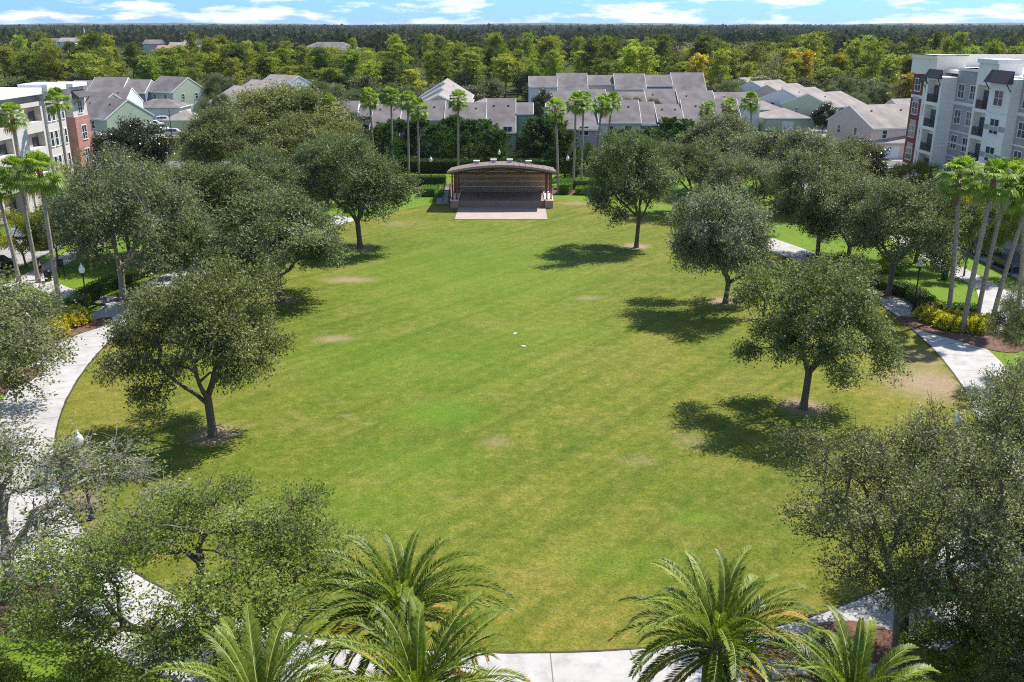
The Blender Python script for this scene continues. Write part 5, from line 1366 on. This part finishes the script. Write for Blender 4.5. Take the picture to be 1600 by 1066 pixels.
def person(x, y, rz, label):
    """walking figure: one skinned body, clothes as looser skins over it"""
    t = thing('person', label, 'person', (x, y, .04), rz)
    def skin(name, V, E, R, mat, root=0):
        me = bpy.data.meshes.new(name); me.from_pydata(V, E, []); me.materials.append(mat)
        o = link(name, me, t); sm = o.modifiers.new('skin', 'SKIN'); sm.use_smooth_shade = True
        for k, d in enumerate(me.skin_vertices[0].data): d.radius = (R[k], R[k]) if not isinstance(R[k], tuple) else R[k]; d.use_root = (k == root)
        ss = o.modifiers.new('sub', 'SUBSURF'); ss.levels = ss.render_levels = 1
        return o
    sk = surf('skin', (.36, .21, .15), .08, 6, .55)
    V = [(0, 0, .92), (0, .01, 1.12), (0, .02, 1.34), (0, .03, 1.47), (0, .05, 1.56), (0, .06, 1.66)]
    E = [(k, k + 1) for k in range(5)]; R = [(.145, .11), (.125, .10), (.16, .105), .052, .085, .082]
    def add(p, par, r): V.append(p); E.append((par, len(V) - 1)); R.append(r); return len(V) - 1
    for sx, fw in ((-1, 1), (1, -1)):
        h = add((sx * .09, .0, .86), 0, .085); k = add((sx * .10, .16 * fw + .05, .48), h, .058); a = add((sx * .10, (.26 if fw > 0 else -.34), .09 if fw > 0 else .14), k, .038)
        add((sx * .11, (.42 if fw > 0 else -.24), .05 if fw > 0 else .04), a, .036)
        s_ = add((sx * .19, .02, 1.40), 2, .055); e = add((sx * .25, -.10 * fw, 1.14), s_, .042); w = add((sx * .24, -.16 * fw + .10, .93), e, .03); p = add((sx * .235, -.17 * fw + .14, .86), w, .036)
        for q in range(4): add((sx * .235 + (q - 1.5) * .018, -.17 * fw + .17 + .01 * q, .775 + .008 * abs(q - 1.3)), p, .009)
        add((sx * .20, -.17 * fw + .19, .83), p, .010)
    skin('body', V, E, R, sk)
    skin('shirt', [(0, 0, .93), (0, .01, 1.12), (0, .02, 1.36), (-.20, .02, 1.39), (.20, .02, 1.39), (-.235, -.06, 1.22), (.235, .06, 1.22)], [(0, 1), (1, 2), (2, 3), (2, 4), (3, 5), (4, 6)], [(.165, .13), (.15, .125), (.17, .125), .075, .075, .062, .062], surf('dark_cloth', (.03, .03, .04), .2, 6, .85), 1)
    skin('shorts', [(0, 0, .94), (-.095, .02, .84), (.095, .0, .84), (-.105, .14, .60), (.105, -.07, .60)], [(0, 1), (0, 2), (1, 3), (2, 4)], [(.155, .125), .105, .105, .085, .085], surf('shorts_cloth', (.06, .06, .07), .2, 6, .85))
    skin('hair', [(0, .03, 1.70), (0, -.01, 1.60)], [(0, 1)], [.092, .075], surf('hair', (.03, .02, .015), .2, 8, .6))
x, y = at(65, 437)
person(x, y, R_(-10), 'person in dark clothes walking on the left pavement by the palm trunks')
# notice board on two posts by the left pavement
x, y = at(97, 432)
t = thing('sign_post', 'narrow dark sign panel on posts by the left pavement', 'sign', (x, y, 0))
for px_ in (-.25, .25):
    b = MB(); b.tube([(px_, 0, 0), (px_, 0, 1.7)], .04, 8); b.build('post', MAT['black_metal'], t)
b = MB(); b.box(-.3, .3, -.045, -.04 + .08, .9, 1.7); b.build('panel', MAT['black_metal'], t)
# two small white irrigation covers lying in the grass
for px, py, a, lab in ((805, 522, .3, 'small white plate on the lawn, farther of two'), (818, 542, -.2, 'small white plate on the lawn, nearer of two')):
    x, y = at(px, py); b = MB(); pts = [(.16 * math.cos(k * math.pi / 4) * (1.0 + .35 * (k % 2)), .10 * math.sin(k * math.pi / 4)) for k in range(8)]
    b.prism(pts, 0, .05, 0, 'z'); o = b.build('ground_plate', WT); o.location = (x, y, .024); o.rotation_euler = (0, 0, a); tag(o, lab, 'plate', 'white plates on the lawn')
# power / flag pole beside the left garage
x, y = at(270, 225); b = MB(); b.tube([(0, 0, 0), (0, 0, 7)], [.09, .06], 8); o = b.build('light_pole', MAT['black_metal']); o.location = (x, y, 0); tag(o, 'thin dark pole before the green garage on the left', 'pole')

# ------------------------------------------------------------------ wood beyond the houses
rngw = random.Random(12)
gw = 'pines of the wood behind the townhouses'
gu = 'broadleaf trees at the foot of the pine wood'
cnt = 0
for row, (Y0, n) in enumerate([(300, 32), (316, 36), (334, 38), (354, 40), (378, 44), (406, 46), (440, 46)]):
    half = .60 * Y0
    for k in range(n):
        x = -half + 2 * half * (k + .5 + rngw.uniform(-.45, .45)) / n; y = Y0 + rngw.uniform(-9, 9)
        if False: continue
        H = rngw.choice([12, 13.5, 15, 16, 17.5, 19.5]) * rngw.uniform(.9, 1.06) - (2.0 if row < 2 else 0)
        s = rngw.choice([.65, .9, 1.05, 1.2, 1.4]) * rngw.uniform(.85, 1.15); w = rngw.uniform(0, .8)
        tint = (s * (.85 + .35 * w), s, s * rngw.uniform(.7, 1.0)) if rngw.random() > .15 else (.42, .52, .55)
        tree('pine%d' % rngw.randrange(6), x, y, H, rngw.uniform(2.9, 5.2), 'tall yellow-green pine in the wood behind the townhouses', gw, tint)
for Y0, n in ((288, 38), (304, 30)):
    half = .60 * Y0
    for k in range(n):
        x = -half + 2 * half * (k + .5 + rngw.uniform(-.4, .4)) / n; y = Y0 + rngw.uniform(-5, 5)
        if y < 292 and 2 < x < 58: y = 296 + rngw.random() * 6
        s = rngw.uniform(.65, 1.05)
        tree('wood%d' % rngw.randrange(3), x, y, rngw.uniform(5.0, 9), rngw.uniform(3.4, 5.6), 'olive broadleaf tree at the foot of the pine wood', gu, (s, s, s * rngw.uniform(.8, 1.1)))
for px, top, H, w, lab, tn in [(985, 70, 17, 46, 'yellow-green cypress standing taller than the others above the third terrace', (.75, .95, .7)), (1092, 84, 14.5, 44, 'golden cypress right of the third terrace', (1, .85, .7)), (1238, 78, 15, 40, 'left golden cypress of the right pair', (1, .8, .7)),
                               (1263, 79, 15, 34, 'right golden cypress of the right pair, more orange', (.95, .70, .55)), (1312, 84, 14, 30, 'small orange-tipped cypress right of the golden pair', (.8, .62, .5)), (1422, 115, 11, 52, 'orange-yellow tree beside the five-storey block roof', (.62, .52, .45)), (25, 62, 15.5, 44, 'yellow cypress in the wood at the far left', (.7, .72, .7))]:
    tree_t('golden', px, top, H, w, lab, tint=tn)
for px, top in ((1062, 72), (1078, 66), (1096, 64), (1116, 66), (1135, 68), (1155, 70), (1172, 66), (1190, 72), (1212, 80)):
    tree_t('bare', px, top, 15.5, 34, 'leafless greyish tree in the wood on the right', group='leafless trees in the wood', tint=(.95, 1.3, 3.4))
# dark far-off wood reaching to the horizon: nobody could count it
def far_wood():
    rng = np.random.default_rng(77); Ps, Rs, Hs = [], [], []
    y = 560.0
    while y < 5200:
        half = .64 * y; step = 7.5 * (1 + (y - 560) / 900.0)
        n = int(2 * half / step)
        xs = -half + 2 * half * (np.arange(n) + rng.random(n)) / n
        m = ~((xs > -.50 * y) & (xs < -.30 * y) & (y < 900))
        Ps.append(np.stack([xs[m], y + rng.uniform(-6, 6, m.sum())], 1)); Rs.append(np.full(m.sum(), 4.8 * (1 + (y - 560) / 2200.0))); Hs.append(rng.uniform(9.5, 15.5, m.sum()) + 4.5 * (rng.random(m.sum()) > .93))
        y += 13 * (1 + (y - 560) / 500.0)
    P = np.concatenate(Ps); R0 = np.concatenate(Rs) * rng.uniform(.8, 1.3, len(P)); H = np.concatenate(Hs)
    per = 46
    idx = np.repeat(np.arange(len(P)), per); d = unit(rng.normal(size=(len(idx), 3))); d[:, 2] = np.abs(d[:, 2]) * 1.0
    rr = rng.uniform(.55, 1, len(idx))[:, None]
    pos = np.stack([P[idx, 0], P[idx, 1], H[idx] * .45], 1) + d * rr * np.stack([R0[idx], R0[idx], H[idx] * .55], 1)
    pos[:, 2] -= rng.random(len(idx)) ** 2 * H[idx] * .35
    ln = R0[idx] * rng.uniform(.45, .9, len(idx))
    V, F = leaves_np(rng, pos, d + rng.normal(0, .7, d.shape), d + [0, 0, .5], ln, ln * .8)
    stand = .15 * np.sin(P[:, 0] / 47 + P[:, 1] / 90) + .14 * np.sin(P[:, 0] / 19 - P[:, 1] / 60 + 2)
    tint = np.clip(.4 + (stand + rng.normal(0, .18, len(P)))[idx] + rng.normal(0, .12, len(idx)), 0, 1)
    o = link('far_wood', np_mesh('far_wood', V, [F], leaf_mat('far_leaf', (.020, .028, .014), (.050, .064, .028), (.12, .125, .05), .25, .8, .05), {'tint': tint}))
    tag(o, 'dark continuous wood reaching to the horizon', 'wood', kind='stuff')
far_wood()
# low rise of the land under the farthest trees
def far_land():
    n = 240; b = MB(); rng = random.Random(3)
    for (Y, h0, h1, nm) in ((5200, 13, 24, 0), (9000, 14, 40, 1)):
        xs = [-.75 * Y + 1.5 * Y * k / n for k in range(n + 1)]
        hs = [h0 + (h1 - h0) * (.5 + .25 * math.sin(k * .09 + Y) + .15 * math.sin(k * .31 + 1) + .1 * rng.uniform(-1, 1)) for k in range(n + 1)]
        for k in range(n):
            b.poly([(xs[k], Y, 0), (xs[k + 1], Y, 0), (xs[k + 1], Y + 300, hs[k + 1]), (xs[k], Y + 300, hs[k])])
            b.poly([(xs[k], Y + 300, hs[k]), (xs[k + 1], Y + 300, hs[k + 1]), (xs[k + 1], Y + 2600, 2), (xs[k], Y + 2600, 2)])
    tag(b.build('hills', surf('hill_wood', (.05, .075, .035), .3, .01, 1, .1)), kind='structure')
far_land()
# church spire and houses far away on the left
def far_house(px, py, Z, Y, w, wall, roofm, lab, d=10):
    x = mpx(px, Y, Z); t = thing('far_house', lab, 'house', (x, Y, 0), 0, 'houses far beyond the pine wood')
    b = MB(); b.box(-w / 2, w / 2, -d / 2, d / 2, 0, Z - 2.4); b.build('wall', MAT[wall], t)
    r = MB(); r.prism([(-d / 2 - .6, Z - 2.4), (d / 2 + .6, Z - 2.4), (0, Z)], -w / 2 - .5, w / 2 + .5, 0, 'x'); r.build('roof', MAT[roofm], t)
surf('terracotta', (.45, .22, .17), .1, .5)
for i, (px, py, Y, w, wl, rf, lab) in enumerate([(px_, py_, Y_, w_ * .8, a_, b_, c_) for px_, py_, Y_, w_, a_, b_, c_ in [(66, 64, 560, 9, 'white_siding', 'shingle_warm', 'far white house left of the church spire'), (84, 60, 640, 14, 'white_siding', 'shingle', 'far house with a grey roof left of the spire'), (108, 59, 640, 12, 'white_siding', 'shingle_warm', 'far white house just left of the spire'), (240, 62, 600, 12, 'grey_siding', 'shingle', 'far grey house in the gap of the pines'),
                                             (262, 71, 520, 12, 'pink_siding', 'terracotta', 'far house with a terracotta roof in the pine gap'), (280, 66, 560, 12, 'white_siding', 'shingle_warm', 'far pale house right of the terracotta roof'), (300, 62, 640, 11, 'white_siding', 'shingle', 'far white house at the right of the pine gap'),
                                             (1346, 68, 620, 8, 'white_siding', 'shingle_warm', 'white house deep in the dark wood on the right'), (1484, 70, 600, 7, 'white_siding', 'shingle_warm', 'small white house deep in the wood above the apartment roof')]]):
    far_house(px, py, max(6, height_at(Y, py)), Y, w, wl, rf, lab)
Y = 600; t = thing('church_spire', 'thin white church spire rising above the pines at the far left', 'church', (mpx(133, Y, 15), Y, 0))
b = MB(); b.box(-2.2, 2.2, -2.2, 2.2, 0, 10.5); b.build('tower', WT, t)
b = MB(); b.lathe([(1.9, 10.5), (1.0, 14), (.12, 21.4)], 8); b.build('spire', WT, t)
Y = 500; t = thing('school_building', 'large hall with a long grey hipped roof among the pines', 'building', (mpx(516, Y, 12), Y, 0), R_(-14))
b = MB(); b.box(-14, 14, -8, 8, 0, 10.6); b.build('wall', MAT['grey_siding'], t)
b = MB(); c = [(-15, -9, 10.6), (15, -9, 10.6), (15, 9, 10.6), (-15, 9, 10.6)]; A1, B1 = (-7, 0, 14.4), (7, 0, 14.4)
b.poly([c[0], c[1], B1, A1]); b.poly([c[1], c[2], B1]); b.poly([c[2], c[3], A1, B1]); b.poly([c[3], c[0], A1]); b.poly(c[::-1]); b.build('roof', MAT['shingle'], t)

# ------------------------------------------------------------------ the air: far things fade to blue
hz = MB(); hz.box(-16000, 16000, -80, 15000, -1.0, 44.0)
hm = bpy.data.materials.new('haze'); hm.use_nodes = True; hn = hm.node_tree; hn.nodes.clear()
ho = hn.nodes.new('ShaderNodeOutputMaterial'); hv = hn.nodes.new('ShaderNodeVolumePrincipled')
hv.inputs['Color'].default_value = (.72, .84, .97, 1); hv.inputs['Density'].default_value = 0.000045; hv.inputs['Anisotropy'].default_value = 0.2
hn.links.new(hv.outputs[0], ho.inputs['Volume'])
tag(hz.build('haze', hm), kind='stuff')
